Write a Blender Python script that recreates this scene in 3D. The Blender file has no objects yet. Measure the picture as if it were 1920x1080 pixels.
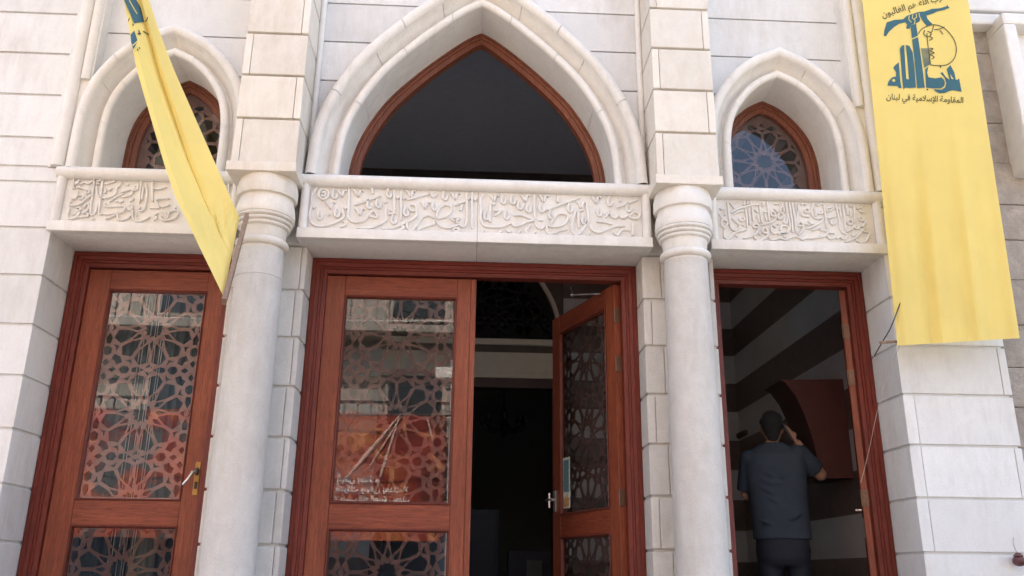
import bpy, bmesh, math, random
from mathutils import Vector, Matrix
random.seed(7)
S = bpy.context.scene
COL = S.collection
R = math.radians

# ------------------------------------------------------------------ camera
CAM = Vector((-0.00525, -5.5, 0.0))            # eye height; the street lies 1.6 m lower
FPX = 1625.73                                   # focal length in pixels of a 1920 px wide frame
RX = Vector((0.99889, -0.04576, 0.01105)); 
PIT, YAW, ROL = 0.3187366, 0.0458126, 0.0116304
_f = Vector((math.sin(YAW)*math.cos(PIT), math.cos(YAW)*math.cos(PIT), math.sin(PIT)))
_r = Vector((math.cos(YAW), -math.sin(YAW), 0)); _u = _r.cross(_f)
CR = _r*math.cos(ROL) + _u*math.sin(ROL); CU = -_r*math.sin(ROL) + _u*math.cos(ROL); CF = _f
cam_d = bpy.data.cameras.new("camera"); cam_o = bpy.data.objects.new("camera", cam_d); COL.objects.link(cam_o)
cam_o.matrix_world = Matrix(((CR.x, CU.x, -CF.x, CAM.x), (CR.y, CU.y, -CF.y, CAM.y), (CR.z, CU.z, -CF.z, CAM.z), (0, 0, 0, 1)))
cam_d.sensor_fit = 'HORIZONTAL'; cam_d.sensor_width = 36.0; cam_d.lens = FPX*36/1920
cam_d.clip_start = 0.05; cam_d.clip_end = 2000
S.camera = cam_o

def at(px, py, Y):
    d = CF*FPX + CR*(px-960) - CU*(py-540)
    return CAM + d*((Y-CAM.y)/d.y)
def atx(px, py, X):
    d = CF*FPX + CR*(px-960) - CU*(py-540)
    return CAM + d*((X-CAM.x)/d.x)

# ------------------------------------------------------------------ light: sun behind the building
SUN_EL = 52.0; SUN_AZ = 14.0                    # degrees; azimuth measured from +Y towards +X
W = bpy.data.worlds.new("World"); S.world = W; W.use_nodes = True
nt = W.node_tree; nt.nodes.clear()
sky = nt.nodes.new('ShaderNodeTexSky'); sky.sky_type = 'NISHITA'; sky.sun_disc = False
sky.sun_elevation = R(SUN_EL); sky.sun_rotation = R(SUN_AZ); sky.dust_density = 4.5; sky.ozone_density = 0.0; sky.air_density = 0.9
bg = nt.nodes.new('ShaderNodeBackground'); bg.inputs[1].default_value = 0.15
wo = nt.nodes.new('ShaderNodeOutputWorld')
nt.links.new(sky.outputs[0], bg.inputs[0]); nt.links.new(bg.outputs[0], wo.inputs[0])
sl = bpy.data.lights.new("sun", 'SUN'); sl.energy = 3.6; sl.angle = R(0.5); sl.color = (1.0, 0.94, 0.86)
so = bpy.data.objects.new("sun", sl); COL.objects.link(so)
sd = Vector((math.sin(R(SUN_AZ))*math.cos(R(SUN_EL)), math.cos(R(SUN_AZ))*math.cos(R(SUN_EL)), math.sin(R(SUN_EL))))
so.rotation_euler = sd.to_track_quat('Z', 'Y').to_euler()
vs = S.view_settings; vs.view_transform = 'Standard'; vs.look = 'None'; vs.gamma = 1; vs.exposure = 2.4

# ------------------------------------------------------------------ materials
def newmat(name):
    m = bpy.data.materials.new(name); m.use_nodes = True
    n = m.node_tree.nodes; n.clear()
    o = n.new('ShaderNodeOutputMaterial'); p = n.new('ShaderNodeBsdfPrincipled')
    m.node_tree.links.new(p.outputs[0], o.inputs[0])
    return m, m.node_tree, p, o
def coords(nt, scale=(1, 1, 1), loc=(0, 0, 0)):
    t = nt.nodes.new('ShaderNodeTexCoord'); mp = nt.nodes.new('ShaderNodeMapping')
    mp.inputs['Scale'].default_value = scale; mp.inputs['Location'].default_value = loc
    nt.links.new(t.outputs['Object'], mp.inputs[0]); return mp.outputs[0]
def noise(nt, vec, scale, detail=6, rough=.6, dist=0):
    n = nt.nodes.new('ShaderNodeTexNoise'); n.inputs['Scale'].default_value = scale
    n.inputs['Detail'].default_value = detail; n.inputs['Roughness'].default_value = rough
    n.inputs['Distortion'].default_value = dist
    nt.links.new(vec, n.inputs['Vector']); return n.outputs['Fac']
def ramp(nt, fac, stops):
    r = nt.nodes.new('ShaderNodeValToRGB'); e = r.color_ramp.elements
    while len(e) < len(stops): e.new(0.5)
    for i, (p, c) in enumerate(stops): e[i].position = p; e[i].color = (*c, 1)
    nt.links.new(fac, r.inputs[0]); return r.outputs[0]
def mixc(nt, fac, a, b, mode='MIX'):
    m = nt.nodes.new('ShaderNodeMix'); m.data_type = 'RGBA'; m.blend_type = mode
    for s, v in ((0, fac), (6, a), (7, b)):
        if hasattr(v, 'is_linked') or hasattr(v, 'node'): nt.links.new(v, m.inputs[s])
        elif s == 0: m.inputs[0].default_value = v
        else: m.inputs[s].default_value = (*v, 1)
    return m.outputs[2]
def bump(nt, p, h, strength, dist=.01):
    b = nt.nodes.new('ShaderNodeBump'); b.inputs['Strength'].default_value = strength; b.inputs['Distance'].default_value = dist
    nt.links.new(h, b.inputs['Height']); nt.links.new(b.outputs[0], p.inputs['Normal'])
def mathn(nt, op, a, b):
    m = nt.nodes.new('ShaderNodeMath'); m.operation = op
    for i, v in enumerate((a, b)):
        if hasattr(v, 'node'): nt.links.new(v, m.inputs[i])
        else: m.inputs[i].default_value = v
    return m.outputs[0]

def stone(name, base, dark, grain=1.0, stain=(.42, .36, .29), pit=60, bstr=.25, st=.42, island=.15):
    m, nt, p, o = newmat(name)
    v = coords(nt)
    big = noise(nt, v, 1.3, 5, .6); mid = noise(nt, v, 9, 7, .65, .6); fine = noise(nt, v, pit*2, 3, .7)
    c = mixc(nt, ramp(nt, mid, [(.3, (0, 0, 0)), (.75, (1, 1, 1))]), base, dark)
    sm = ramp(nt, mathn(nt, 'MULTIPLY', big, noise(nt, coords(nt, (6, 6, 1.5)), 2.2, 8, .7)), [(st*.55, (0, 0, 0)), (st, (1, 1, 1))])
    c = mixc(nt, mathn(nt, 'MULTIPLY', sm, .34), c, stain)
    # thin veins
    vn = nt.nodes.new('ShaderNodeTexVoronoi'); vn.feature = 'DISTANCE_TO_EDGE'; vn.inputs['Scale'].default_value = 2.6
    nz = nt.nodes.new('ShaderNodeTexNoise'); nz.inputs['Scale'].default_value = 3; nt.links.new(v, nz.inputs['Vector'])
    nt.links.new(mixc(nt, .35, v, nz.outputs['Color']), vn.inputs['Vector'])
    vein = ramp(nt, vn.outputs['Distance'], [(0.0, (1, 1, 1)), (.012, (0, 0, 0))])
    c = mixc(nt, mathn(nt, 'MULTIPLY', vein, mathn(nt, 'MULTIPLY', big, .10)), c, (.35, .30, .26))
    speck = ramp(nt, noise(nt, v, pit, 4, .8), [(.66, (0, 0, 0)), (.74, (1, 1, 1))])
    c = mixc(nt, mathn(nt, 'MULTIPLY', speck, .22*grain), c, tuple(x*.5 for x in dark))
    g = nt.nodes.new('ShaderNodeNewGeometry')
    isl = nt.nodes.new('ShaderNodeMapRange'); isl.inputs[3].default_value = 1-island; isl.inputs[4].default_value = 1.0
    nt.links.new(g.outputs['Random Per Island'], isl.inputs[0])
    cc = nt.nodes.new('ShaderNodeCombineColor')
    for i in range(3): nt.links.new(isl.outputs[0], cc.inputs[i])
    c = mixc(nt, 1.0, c, cc.outputs[0], 'MULTIPLY')
    p.inputs['Roughness'].default_value = .62
    tool = noise(nt, coords(nt, (22, 22, 70)), 2.0, 5, .75, .4)
    c2 = mixc(nt, mathn(nt, 'MULTIPLY', ramp(nt, tool, [(.35, (1, 1, 1)), (.55, (0, 0, 0))]), .26), c, tuple(x*.72 for x in dark))
    nt.links.new(c2, p.inputs['Base Color'])
    h = mathn(nt, 'ADD', mathn(nt, 'ADD', mathn(nt, 'MULTIPLY', mid, .4), mathn(nt, 'MULTIPLY', tool, .7)), mathn(nt, 'MULTIPLY', fine, .5*grain))
    bump(nt, p, h, bstr, .006)
    return m
M = {}
M['stone'] = stone('limestone', (.77, .768, .745), (.715, .71, .685), .6)
M['stone_low'] = stone('tooled limestone', (.745, .715, .66), (.645, .615, .56), 2.4, pit=70, bstr=.8)
M['trim'] = stone('dressed limestone', (.775, .755, .705), (.70, .675, .62), .4, bstr=.12, island=.04)
M['cream'] = stone('cream limestone and flag glow', (.79, .75, .665), (.71, .655, .565), .6, stain=(.5, .38, .26))
M['rough'] = stone('weathered sandstone', (.55, .48, .405), (.33, .28, .23), 2.5, stain=(.16, .13, .11), pit=28, bstr=1.5, st=.4)
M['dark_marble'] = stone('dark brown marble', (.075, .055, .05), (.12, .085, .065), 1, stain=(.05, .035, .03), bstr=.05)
M['light_marble'] = stone('pale marble', (.66, .60, .52), (.58, .52, .44), .5, bstr=.05)

def wood(name, c1, c2, c3, axis='z', rough=.42, island=0.0):
    m, nt, p, o = newmat(name)
    sc = {'z': (26, 26, 1.1), 'x': (1.1, 26, 26)}[axis]
    v = coords(nt, sc)
    n1 = noise(nt, v, 2.2, 8, .62, .8); n2 = noise(nt, coords(nt, tuple(s*3.2 for s in sc)), 3, 4, .7)
    c = ramp(nt, n1, [(.25, c2), (.55, c1), (.8, c3)])
    c = mixc(nt, mathn(nt, 'MULTIPLY', ramp(nt, n2, [(.48, (0, 0, 0)), (.66, (1, 1, 1))]), .8), c, tuple(x*.42 for x in c2))
    c = mixc(nt, mathn(nt, 'MULTIPLY', ramp(nt, noise(nt, coords(nt, (1.5, 1.5, .6) if axis == 'z' else (.6, 1.5, 1.5)), 1.6, 3, .5), [(.35, (0, 0, 0)), (.65, (1, 1, 1))]), .45), c, tuple(x*.75 for x in c2))
    wear = ramp(nt, noise(nt, coords(nt), 7, 9, .75), [(.66, (0, 0, 0)), (.80, (1, 1, 1))])
    c = mixc(nt, mathn(nt, 'MULTIPLY', wear, .35), c, tuple(min(1, x*1.9+.03) for x in c3))
    nt.links.new(c, p.inputs['Base Color'])
    nt.links.new(ramp(nt, n2, [(.2, (rough-.12,)*3), (.8, (rough+.12,)*3)]), p.inputs['Roughness'])
    p.inputs['Specular IOR Level'].default_value = .32
    bump(nt, p, mathn(nt, 'ADD', n1, mathn(nt, 'MULTIPLY', n2, .8)), .3, .004)
    return m
M['frame_v'] = wood('mahogany frame upright', (.185, .033, .020), (.11, .019, .012), (.25, .053, .031))
M['frame_h'] = wood('mahogany frame rail', (.185, .033, .020), (.11, .019, .012), (.25, .053, .031), 'x')
M['door_v'] = wood('worn door stile', (.285, .075, .036), (.18, .044, .022), (.38, .125, .06))
M['door_h'] = wood('worn door rail', (.275, .068, .034), (.175, .040, .021), (.37, .115, .055), 'x')
M['bead'] = wood('door bead', (.17, .036, .020), (.10, .021, .013), (.23, .06, .032))
M['bar'] = wood('raw wooden slat', (.30, .20, .13), (.22, .14, .09), (.40, .28, .19))
M['darkwood_shade'] = wood('dark inner wood and painted shade', (.06, .022, .018), (.035, .013, .012), (.09, .035, .026))
M['winwood'] = wood('fanlight wood', (.24, .082, .045), (.15, .048, .028), (.33, .13, .07))

def plain(name, col, rough=.5, metal=0, var=.15, scale=12, bs=0.05):
    m, nt, p, o = newmat(name)
    n = noise(nt, coords(nt), scale, 5, .6)
    c = ramp(nt, n, [(.3, tuple(x*(1-var) for x in col)), (.7, tuple(min(1, x*(1+var)) for x in col))])
    nt.links.new(c, p.inputs['Base Color']); p.inputs['Roughness'].default_value = rough; p.inputs['Metallic'].default_value = metal
    if bs: bump(nt, p, n, bs, .004)
    return m
M['lattice'] = plain('fretwork wood', (.215, .12, .105), .6, var=.2)
M['metal'] = plain('brushed steel', (.62, .61, .60), .28, 1)
M['brass'] = plain('aged brass', (.36, .20, .06), .5, .7)
M['hinge'] = plain('worn hinge', (.17, .095, .06), .5, .4)
M['black'] = plain('black plastic', (.02, .02, .02), .4)
M['ceil'] = plain('painted ceiling', (.70, .75, .88), .8, var=.05)
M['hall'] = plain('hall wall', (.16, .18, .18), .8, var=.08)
M['plaster'] = plain('sunlit plaster', (.33, .30, .26), .85, var=.12, scale=3)
M['asphalt'] = plain('asphalt', (.11, .108, .10), .9, var=.25, scale=40, bs=.3)
M['paving'] = plain('pale paving', (.34, .30, .25), .8, var=.12, scale=20, bs=.1)
M['floor'] = plain('vestibule tiles', (.40, .37, .33), .35, var=.1)
M['window_dark'] = plain('dark window', (.05, .06, .07), .15)
M['whitepaint'] = plain('white painted wood', (.72, .70, .66), .5, var=.06)
M['curtain'] = plain('blue curtain', (.06, .095, .125), .8)
M['curtain_w'] = plain('white curtain cord', (.6, .62, .65), .8)
M['navy'] = plain('navy paint', (.012, .022, .05), .5)
M['redpanel'] = plain('red brown panel', (.11, .038, .032), .6, var=.12)
M['teal'] = plain('teal print', (.028, .105, .13), .7, var=.06)
M['ink'] = plain('olive black print', (.06, .055, .02), .7)
M['greyteal'] = plain('hatched grey print', (.22, .26, .22), .7)
M['paper'] = plain('printed paper', (.62, .66, .60), .7, var=.2, scale=30)
M['paper_print'] = plain('blue print', (.10, .22, .26), .7, var=.4, scale=60)
M['paper_gold'] = plain('gold print', (.45, .28, .12), .7, var=.4, scale=60)
M['fret_dark'] = plain('dark inner fretwork', (.007, .006, .007), .95)  # even near-black colour for the fretwork above the inner door
M['cable'] = plain('black cable', (.03, .03, .03), .5)
M['string'] = plain('string', (.45, .38, .32), .8)
M['skin'] = plain('skin', (.36, .19, .125), .5, var=.08)
M['hair'] = plain('black hair', (.008, .007, .007), .9, bs=.6, scale=180, var=.4)
M['trousers'] = plain('navy trousers', (.009, .012, .022), .8, var=.1, scale=80)
M['whitetext'] = plain('white print', (.9, .9, .88), .7)
M['pleat'] = plain('banner pleat with painted light', (.75, .5, .42), .7)  # pale colour paints the light caught on the banner's folds
M['blue_shutter'] = plain('blue shutter', (.05, .075, .12), .5)
M['teal_shade'] = plain('shop canopy', (.45, .45, .42), .7)
M['maroon'] = plain('maroon fitting', (.10, .03, .03), .4)
M['awning'] = plain('red flags', (.5, .03, .03), .7)

def cloth(name, col, trans=.4, wscale=500):
    m, nt, p, o = newmat(name)
    n = noise(nt, coords(nt), 3, 4, .5)
    c = ramp(nt, n, [(.3, tuple(x*.93 for x in col)), (.7, col)])
    wv = nt.nodes.new('ShaderNodeTexWave'); wv.bands_direction = 'Z'; wv.inputs['Scale'].default_value = 30; wv.inputs['Distortion'].default_value = 1.5
    nt.links.new(coords(nt), wv.inputs['Vector'])
    bump(nt, p, wv.outputs['Fac'], .06, .004)
    nt.links.new(c, p.inputs['Base Color']); p.inputs['Roughness'].default_value = .75
    t = nt.nodes.new('ShaderNodeBsdfTranslucent'); nt.links.new(c, t.inputs[0])
    mx = nt.nodes.new('ShaderNodeMixShader'); mx.inputs[0].default_value = trans
    nt.links.new(p.outputs[0], mx.inputs[1]); nt.links.new(t.outputs[0], mx.inputs[2]); nt.links.new(mx.outputs[0], o.inputs[0])
    return m
M['yellow'] = cloth('yellow nylon', (.90, .72, .225), .30)
M['hem'] = cloth('stitched hem', (.70, .50, .14), .2)
M['shirt'] = plain('charcoal blue shirt', (.026, .037, .054), .85, var=.14, scale=7, bs=.9)

def glass(name, ior=1.75, tint=(.9, .92, .92)):
    m, nt, p, o = newmat(name); nt.nodes.remove(p)
    f = nt.nodes.new('ShaderNodeFresnel'); f.inputs[0].default_value = ior
    tr = nt.nodes.new('ShaderNodeBsdfTransparent'); tr.inputs[0].default_value = (*tint, 1)
    gl = nt.nodes.new('ShaderNodeBsdfGlossy'); gl.inputs['Roughness'].default_value = 0.0
    v = coords(nt)
    b = nt.nodes.new('ShaderNodeBump'); b.inputs['Strength'].default_value = .012; b.inputs['Distance'].default_value = .01
    nt.links.new(noise(nt, v, 3.5, 1, .4), b.inputs['Height']); nt.links.new(b.outputs[0], gl.inputs['Normal'])
    mx = nt.nodes.new('ShaderNodeMixShader'); nt.links.new(f.outputs[0], mx.inputs[0])
    nt.links.new(tr.outputs[0], mx.inputs[1]); nt.links.new(gl.outputs[0], mx.inputs[2]); nt.links.new(mx.outputs[0], o.inputs[0])
    return m
M['glass'] = glass('window glass'); M['glass_plain'] = glass('thin window glass', 1.33, (.8, .82, .82))

def banner_mat():
    m, nt, p, o = newmat('red printed banner')
    v = coords(nt)
    n1 = noise(nt, v, .55, 4, .6, .8); n2 = noise(nt, v, 2.2, 6, .65, 1.2)
    c = ramp(nt, n1, [(.30, (.05, .012, .01)), (.45, (.24, .022, .014)), (.58, (.36, .075, .03)), (.72, (.46, .15, .08))])
    c2 = ramp(nt, n2, [(.42, (.05, .015, .015)), (.5, (.32, .03, .014)), (.62, (.55, .18, .04)), (.78, (.8, .45, .18))])
    c = mixc(nt, ramp(nt, n2, [(.5, (0, 0, 0)), (.65, (.7, .7, .7))]), c, c2)
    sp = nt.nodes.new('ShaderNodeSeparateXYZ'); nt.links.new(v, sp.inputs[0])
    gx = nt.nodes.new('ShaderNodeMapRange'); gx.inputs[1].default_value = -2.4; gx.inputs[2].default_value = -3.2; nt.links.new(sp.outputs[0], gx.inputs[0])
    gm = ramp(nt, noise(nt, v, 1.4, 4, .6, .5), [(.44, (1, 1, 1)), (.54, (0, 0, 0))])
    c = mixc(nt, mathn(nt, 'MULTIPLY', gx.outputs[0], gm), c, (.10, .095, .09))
    nt.links.new(c, p.inputs['Base Color']); p.inputs['Roughness'].default_value = .8
    return m
M['banner'] = banner_mat()

# ------------------------------------------------------------------ mesh helpers
class MB:
    def __init__(self): self.bm = bmesh.new()
    def box(self, x0, x1, y0, y1, z0, z1, bev=0):
        if not bev:
            vs = [self.bm.verts.new(p) for p in ((x0,y0,z0),(x1,y0,z0),(x1,y1,z0),(x0,y1,z0),(x0,y0,z1),(x1,y0,z1),(x1,y1,z1),(x0,y1,z1))]
            for f in ((0,3,2,1),(4,5,6,7),(0,1,5,4),(1,2,6,5),(2,3,7,6),(3,0,4,7)): self.bm.faces.new([vs[i] for i in f])
            return vs
        t = bmesh.new(); m = MB(); m.bm.free(); m.bm = t; m.box(x0,x1,y0,y1,z0,z1)
        bmesh.ops.bevel(t, geom=t.edges[:], offset=bev, segments=2, affect='EDGES', profile=.6)
        self.join(t); return None
    def join(self, t, mat=None):
        mp = {}
        for v in t.verts: mp[v] = self.bm.verts.new(mat @ v.co if mat else v.co)
        for f in t.faces:
            try: nf = self.bm.faces.new([mp[v] for v in f.verts]); nf.smooth = f.smooth
            except ValueError: pass
        t.free()
    def poly(self, pts):
        try: return self.bm.faces.new([self.bm.verts.new(p) for p in pts])
        except ValueError: return None
    def prism(self, pts2, y0, y1):
        """polygon in x,z extruded along y (y0 = front)"""
        a = [self.bm.verts.new((x, y0, z)) for x, z in pts2]; b = [self.bm.verts.new((x, y1, z)) for x, z in pts2]
        n = len(a)
        self.bm.faces.new(a); self.bm.faces.new(b[::-1])
        for i in range(n): self.bm.faces.new((a[i], b[i], b[(i+1) % n], a[(i+1) % n]))
    def grid(self, rows, smooth=True, close=False):
        vr = [[self.bm.verts.new(p) for p in r] for r in rows]
        for i in range(len(vr)-1):
            n = len(vr[i])
            for j in range(n if close else n-1):
                f = self.bm.faces.new((vr[i][j], vr[i][(j+1) % n], vr[i+1][(j+1) % n], vr[i+1][j])); f.smooth = smooth
        return vr
    def tube(self, pts, rad, seg=8, caps=True):
        pts = [Vector(p) for p in pts]; rows = []
        rads = rad if isinstance(rad, (list, tuple)) else [rad]*len(pts)
        up = Vector((0, 0, 1))
        for i, p in enumerate(pts):
            t = (pts[min(i+1, len(pts)-1)] - pts[max(i-1, 0)]).normalized()
            a = t.cross(up)
            if a.length < 1e-3: a = t.cross(Vector((0, 1, 0)))
            a.normalize(); b = t.cross(a)
            rows.append([p + (a*math.cos(q)+b*math.sin(q))*rads[i] for q in [2*math.pi*k/seg for k in range(seg)]])
        vr = self.grid(rows, True, True)
        if caps:
            self.bm.faces.new(vr[0][::-1]); self.bm.faces.new(vr[-1])
    def lathe(self, prof, cx, cy, seg=48):
        rows = [[(cx+r*math.cos(2*math.pi*k/seg), cy+r*math.sin(2*math.pi*k/seg), z) for k in range(seg)] for r, z in prof]
        vr = self.grid(rows, True, True)
        self.bm.faces.new(vr[0][::-1]); self.bm.faces.new(vr[-1])
    def ellipsoid(self, c, r, seg=20, ring=12, mat=None):
        t = bmesh.new(); bmesh.ops.create_uvsphere(t, u_segments=seg, v_segments=ring, radius=1)
        mm = Matrix.Translation(c) @ (mat or Matrix.Identity(4)) @ Matrix.Diagonal((*r, 1))
        for f in t.faces: f.smooth = True
        self.join(t, mm)
    def build(self, name, mat, parent=None, recalc=True, sharp=35):
        if recalc: bmesh.ops.recalc_face_normals(self.bm, faces=self.bm.faces[:])
        me = bpy.data.meshes.new(name); self.bm.to_mesh(me); self.bm.free()
        me.materials.append(M[mat] if isinstance(mat, str) else mat)
        if any(p.use_smooth for p in me.polygons): me.set_sharp_from_angle(angle=R(sharp))
        o = bpy.data.objects.new(name, me); COL.objects.link(o)
        if parent: o.parent = parent
        return o
def thing(name, label, cat, group=None, loc=(0, 0, 0)):
    o = bpy.data.objects.new(name, None); COL.objects.link(o); o.empty_display_size = .1
    o['label'] = label; o['category'] = cat
    if group: o['group'] = group
    return o
def tag(o, label, cat, group=None):
    o['label'] = label; o['category'] = cat
    if group: o['group'] = group
    return o
def struct(o): o['kind'] = 'structure'; return o
def spline(pts, n=6, closed=False):
    """Catmull-Rom through 2D/3D points"""
    P = [Vector(p) for p in pts]; out = []
    m = len(P)
    if m < 3: return P
    for i in range(m if closed else m-1):
        g = (lambda k: P[k % m]) if closed else (lambda k: P[max(0, min(m-1, k))])
        a, b, c, d = g(i-1), g(i), g(i+1), g(i+2)
        for s in range(n):
            t = s/n
            out.append(.5*((2*b)+(c-a)*t+(2*a-5*b+4*c-d)*t*t+(3*b-a-3*c+d)*t**3))
    if not closed: out.append(P[-1])
    return out

# ------------------------------------------------------------------ pointed arches
CENTRE_HALF = [(0, 4.10), (.14, 4.018), (.387, 3.812), (.625, 3.576), (.77, 3.393), (.904, 3.145), (.975, 2.91), (1.0, 2.59)]
SIDE_HALF = [(0, 3.575), (.14, 3.503), (.26, 3.39), (.36, 3.235), (.408, 3.06), (.42, 2.86), (.421, 2.59)]
def half_curve(h, off):
    """offset of the right half curve (apex first) by off outwards, mitred on the axis"""
    c = spline([Vector((x, z, 0)) for x, z in h], 5)
    # the apex must not be rounded by the spline end
    out = []
    for i, p in enumerate(c):
        t = (c[min(i+1, len(c)-1)]-c[max(i-1, 0)]).normalized(); n = Vector((-t.y, t.x, 0))
        if n.x < 0 or (abs(n.x) < 1e-6 and n.y < 0): n = -n
        if i == 0:
            q = p + n*off; # slide along tangent to x = 0
            s = -q.x/t.x; q = q + t*s; out.append(q)
        else:
            q = p + n*off
            out.append(q)
    out = [out[0]] + [q for q in out[1:] if q.x > 0.004]
    return [(q.x, q.y) for q in out]
def full_curve(h, off, cx, inv=False):
    hc = half_curve(h, off)
    left = [(cx-x, z) for x, z in hc[::-1]]
    return left + [(cx+x, z) for x, z in hc[1:]]
def sweep_arch(mb, h, cx, profile, joints=()):
    """profile: list of (offset, y) swept along the arch; joints: fractions of each half left open by a hair (0 = foot, 1 = apex)"""
    F = sorted([j/30 for j in range(31)] + [f for f in joints] + [f+.0018 for f in joints])
    rows = [[(x, y, z) for x, z in resample(full_curve(h, off, cx), F)] for off, y in profile]
    vr = [[mb.bm.verts.new(p) for p in r] for r in rows]
    n = len(vr[0]); m = len(F); skip = {F.index(f) for f in joints}; skip |= {2*(m-1)-1-k for k in skip}
    for i in range(len(vr)-1):
        for j in range(n-1):
            if j in skip: continue
            f = mb.bm.faces.new((vr[i][j], vr[i][j+1], vr[i+1][j+1], vr[i+1][j])); f.smooth = True
def resample(c, F):
    if isinstance(F, int): F = [j/(F//2) for j in range(F//2+1)]
    k = min(range(len(c)), key=lambda i: -c[i][1])       # apex index
    def rs(seg, fr):
        d = [0]
        for i in range(1, len(seg)): d.append(d[-1]+math.dist(seg[i-1], seg[i]))
        o = []
        for q in fr:
            t = d[-1]*q; i = 1
            while i < len(d)-1 and d[i] < t: i += 1
            f = 0 if d[i] == d[i-1] else (t-d[i-1])/(d[i]-d[i-1])
            o.append((seg[i-1][0]+(seg[i][0]-seg[i-1][0])*f, seg[i-1][1]+(seg[i][1]-seg[i-1][1])*f))
        return o
    return rs(c[:k+1], F)[:-1] + rs(c[k:], [1-f for f in F[::-1]])
def half_x(h, off, z):
    hc = half_curve(h, off)
    if z >= hc[0][1]: return 0.0
    for (x0, z0), (x1, z1) in zip(hc, hc[1:]):
        if z1 <= z <= z0: return x0 + (x1-x0)*((z0-z)/(z0-z1) if z0 != z1 else 0)
    return hc[-1][0]
def arch_wall(mb, h, off, cx, xl, xr, z0, z1, joints, gap, yf, yb):
    """courses of a wall around an arch opening"""
    zs = [z0] + [j for j in joints if z0 < j < z1] + [z1]
    apex = half_curve(h, off)[0][1]
    for a, b in zip(zs, zs[1:]):
        a2, b2 = a+gap/2, b-gap/2
        if a2 >= apex:
            mb.box(xl, xr, yf, yb, a2, b2); continue
        st = [a2 + (b2-a2)*i/8 for i in range(9)]
        if a2 < apex < b2: st = sorted(st + [apex-1e-4, apex])
        pl = [(cx-half_x(h, off, z), z) for z in st]; pr = [(cx+half_x(h, off, z), z) for z in st]
        if a2 < apex < b2:
            pl = [p for p in pl]; 
        if min(x for x, z in pl) > xl+.004:
            mb.prism([(xl, a2)] + [(max(x, xl+.001), z) for x, z in pl] + [(xl, b2)], yf, yb)
        if max(x for x, z in pr) < xr-.004:
            mb.prism([(min(x, xr-.001), z) for x, z in pr] + [(xr, b2), (xr, a2)], yf, yb)

def courses(mb, x0, x1, y0, y1, z0, z1, base, step, gap=.017, bev=.005, vj=None):
    """stack of bevelled stone courses; vj(k) gives vertical joints in course k"""
    k = math.floor((z0-base)/step)
    while True:
        a = max(z0, base+k*step); b = min(z1, base+(k+1)*step)
        if a >= z1-.01: break
        if b-a > .03:
            xs = [x0] + (vj(k) if vj else []) + [x1]
            for xa, xb in zip(xs, xs[1:]):
                jit = random.uniform(-.0015, .0015)
                mb.box(xa+(0.0015 if xa != x0 else 0), xb-(0.0015 if xb != x1 else 0), y0+jit, y1, a+gap*.5, b-gap*.5, bev)
        k += 1

# ================================================================== SETTING
g = MB(); g.box(-400, 400, -400, 400, -1.75, -1.6); struct(g.build('ground', 'asphalt'))
g = MB(); g.box(-30, 30, -13.0, -3.0, -1.6+.004, -1.59); struct(g.build('pavement', 'paving'))

# ================================================================== THE MOSQUE
mosque = thing('mosque_building', 'white limestone building front with pointed arches, two columns, carved lintels and mahogany doors', 'building')
FL = -.55
ZT = 8.2
# --- outer walls (courses wrap the reveal)
w = MB(); random.seed(3)
def vjl(k):
    random.seed(100+k); o = [-5.4+random.random()*.6, -4.35+random.random()*.5]
    return o
courses(w, -6.2, -2.826, 0, .372, -1.6, 2.60, .487, .333, vj=vjl)
courses(w, -6.2, -2.90, 0, .37, 2.60, ZT, .487+.333*7-.333, .333, vj=vjl)
w.box(-6.19, -2.84, .017, .6, -1.6, 2.6); w.box(-6.19, -2.93, .017, .6, 2.6, ZT)
w.build('wall', 'stone', mosque)
w = MB()
def vjr(k):
    return [2.826+.075] if k % 2 else [2.826+.075, 3.57-.05] if k % 3 == 0 else [3.57-.055]
courses(w, 2.826, 3.57, 0, .372, -1.6, 2.60, .487, .333, vj=vjr)
courses(w, 2.90, 3.57, 0, .37, 2.60, ZT, .487, .333)
w.box(2.84, 3.556, .017, .6, -1.6, 2.6); w.box(2.93, 3.556, .017, .6, 2.6, ZT)
w.build('wall', 'stone', mosque)
# --- hidden bulk: back, sides, roof (keeps the sun off the front)
w = MB(); w.box(-6.2, -5.9, .61, 10, -1.6, ZT); w.box(3.3, 3.56, .61, 10, -1.6, ZT); w.box(-5.9, 3.3, 9.7, 10, -1.6, ZT)
w.build('wall', 'stone', mosque)
w = MB(); w.box(-6.3, 3.66, -.30, 10.1, ZT, ZT+.35, .02); w.build('roof', 'trim', mosque)
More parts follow.
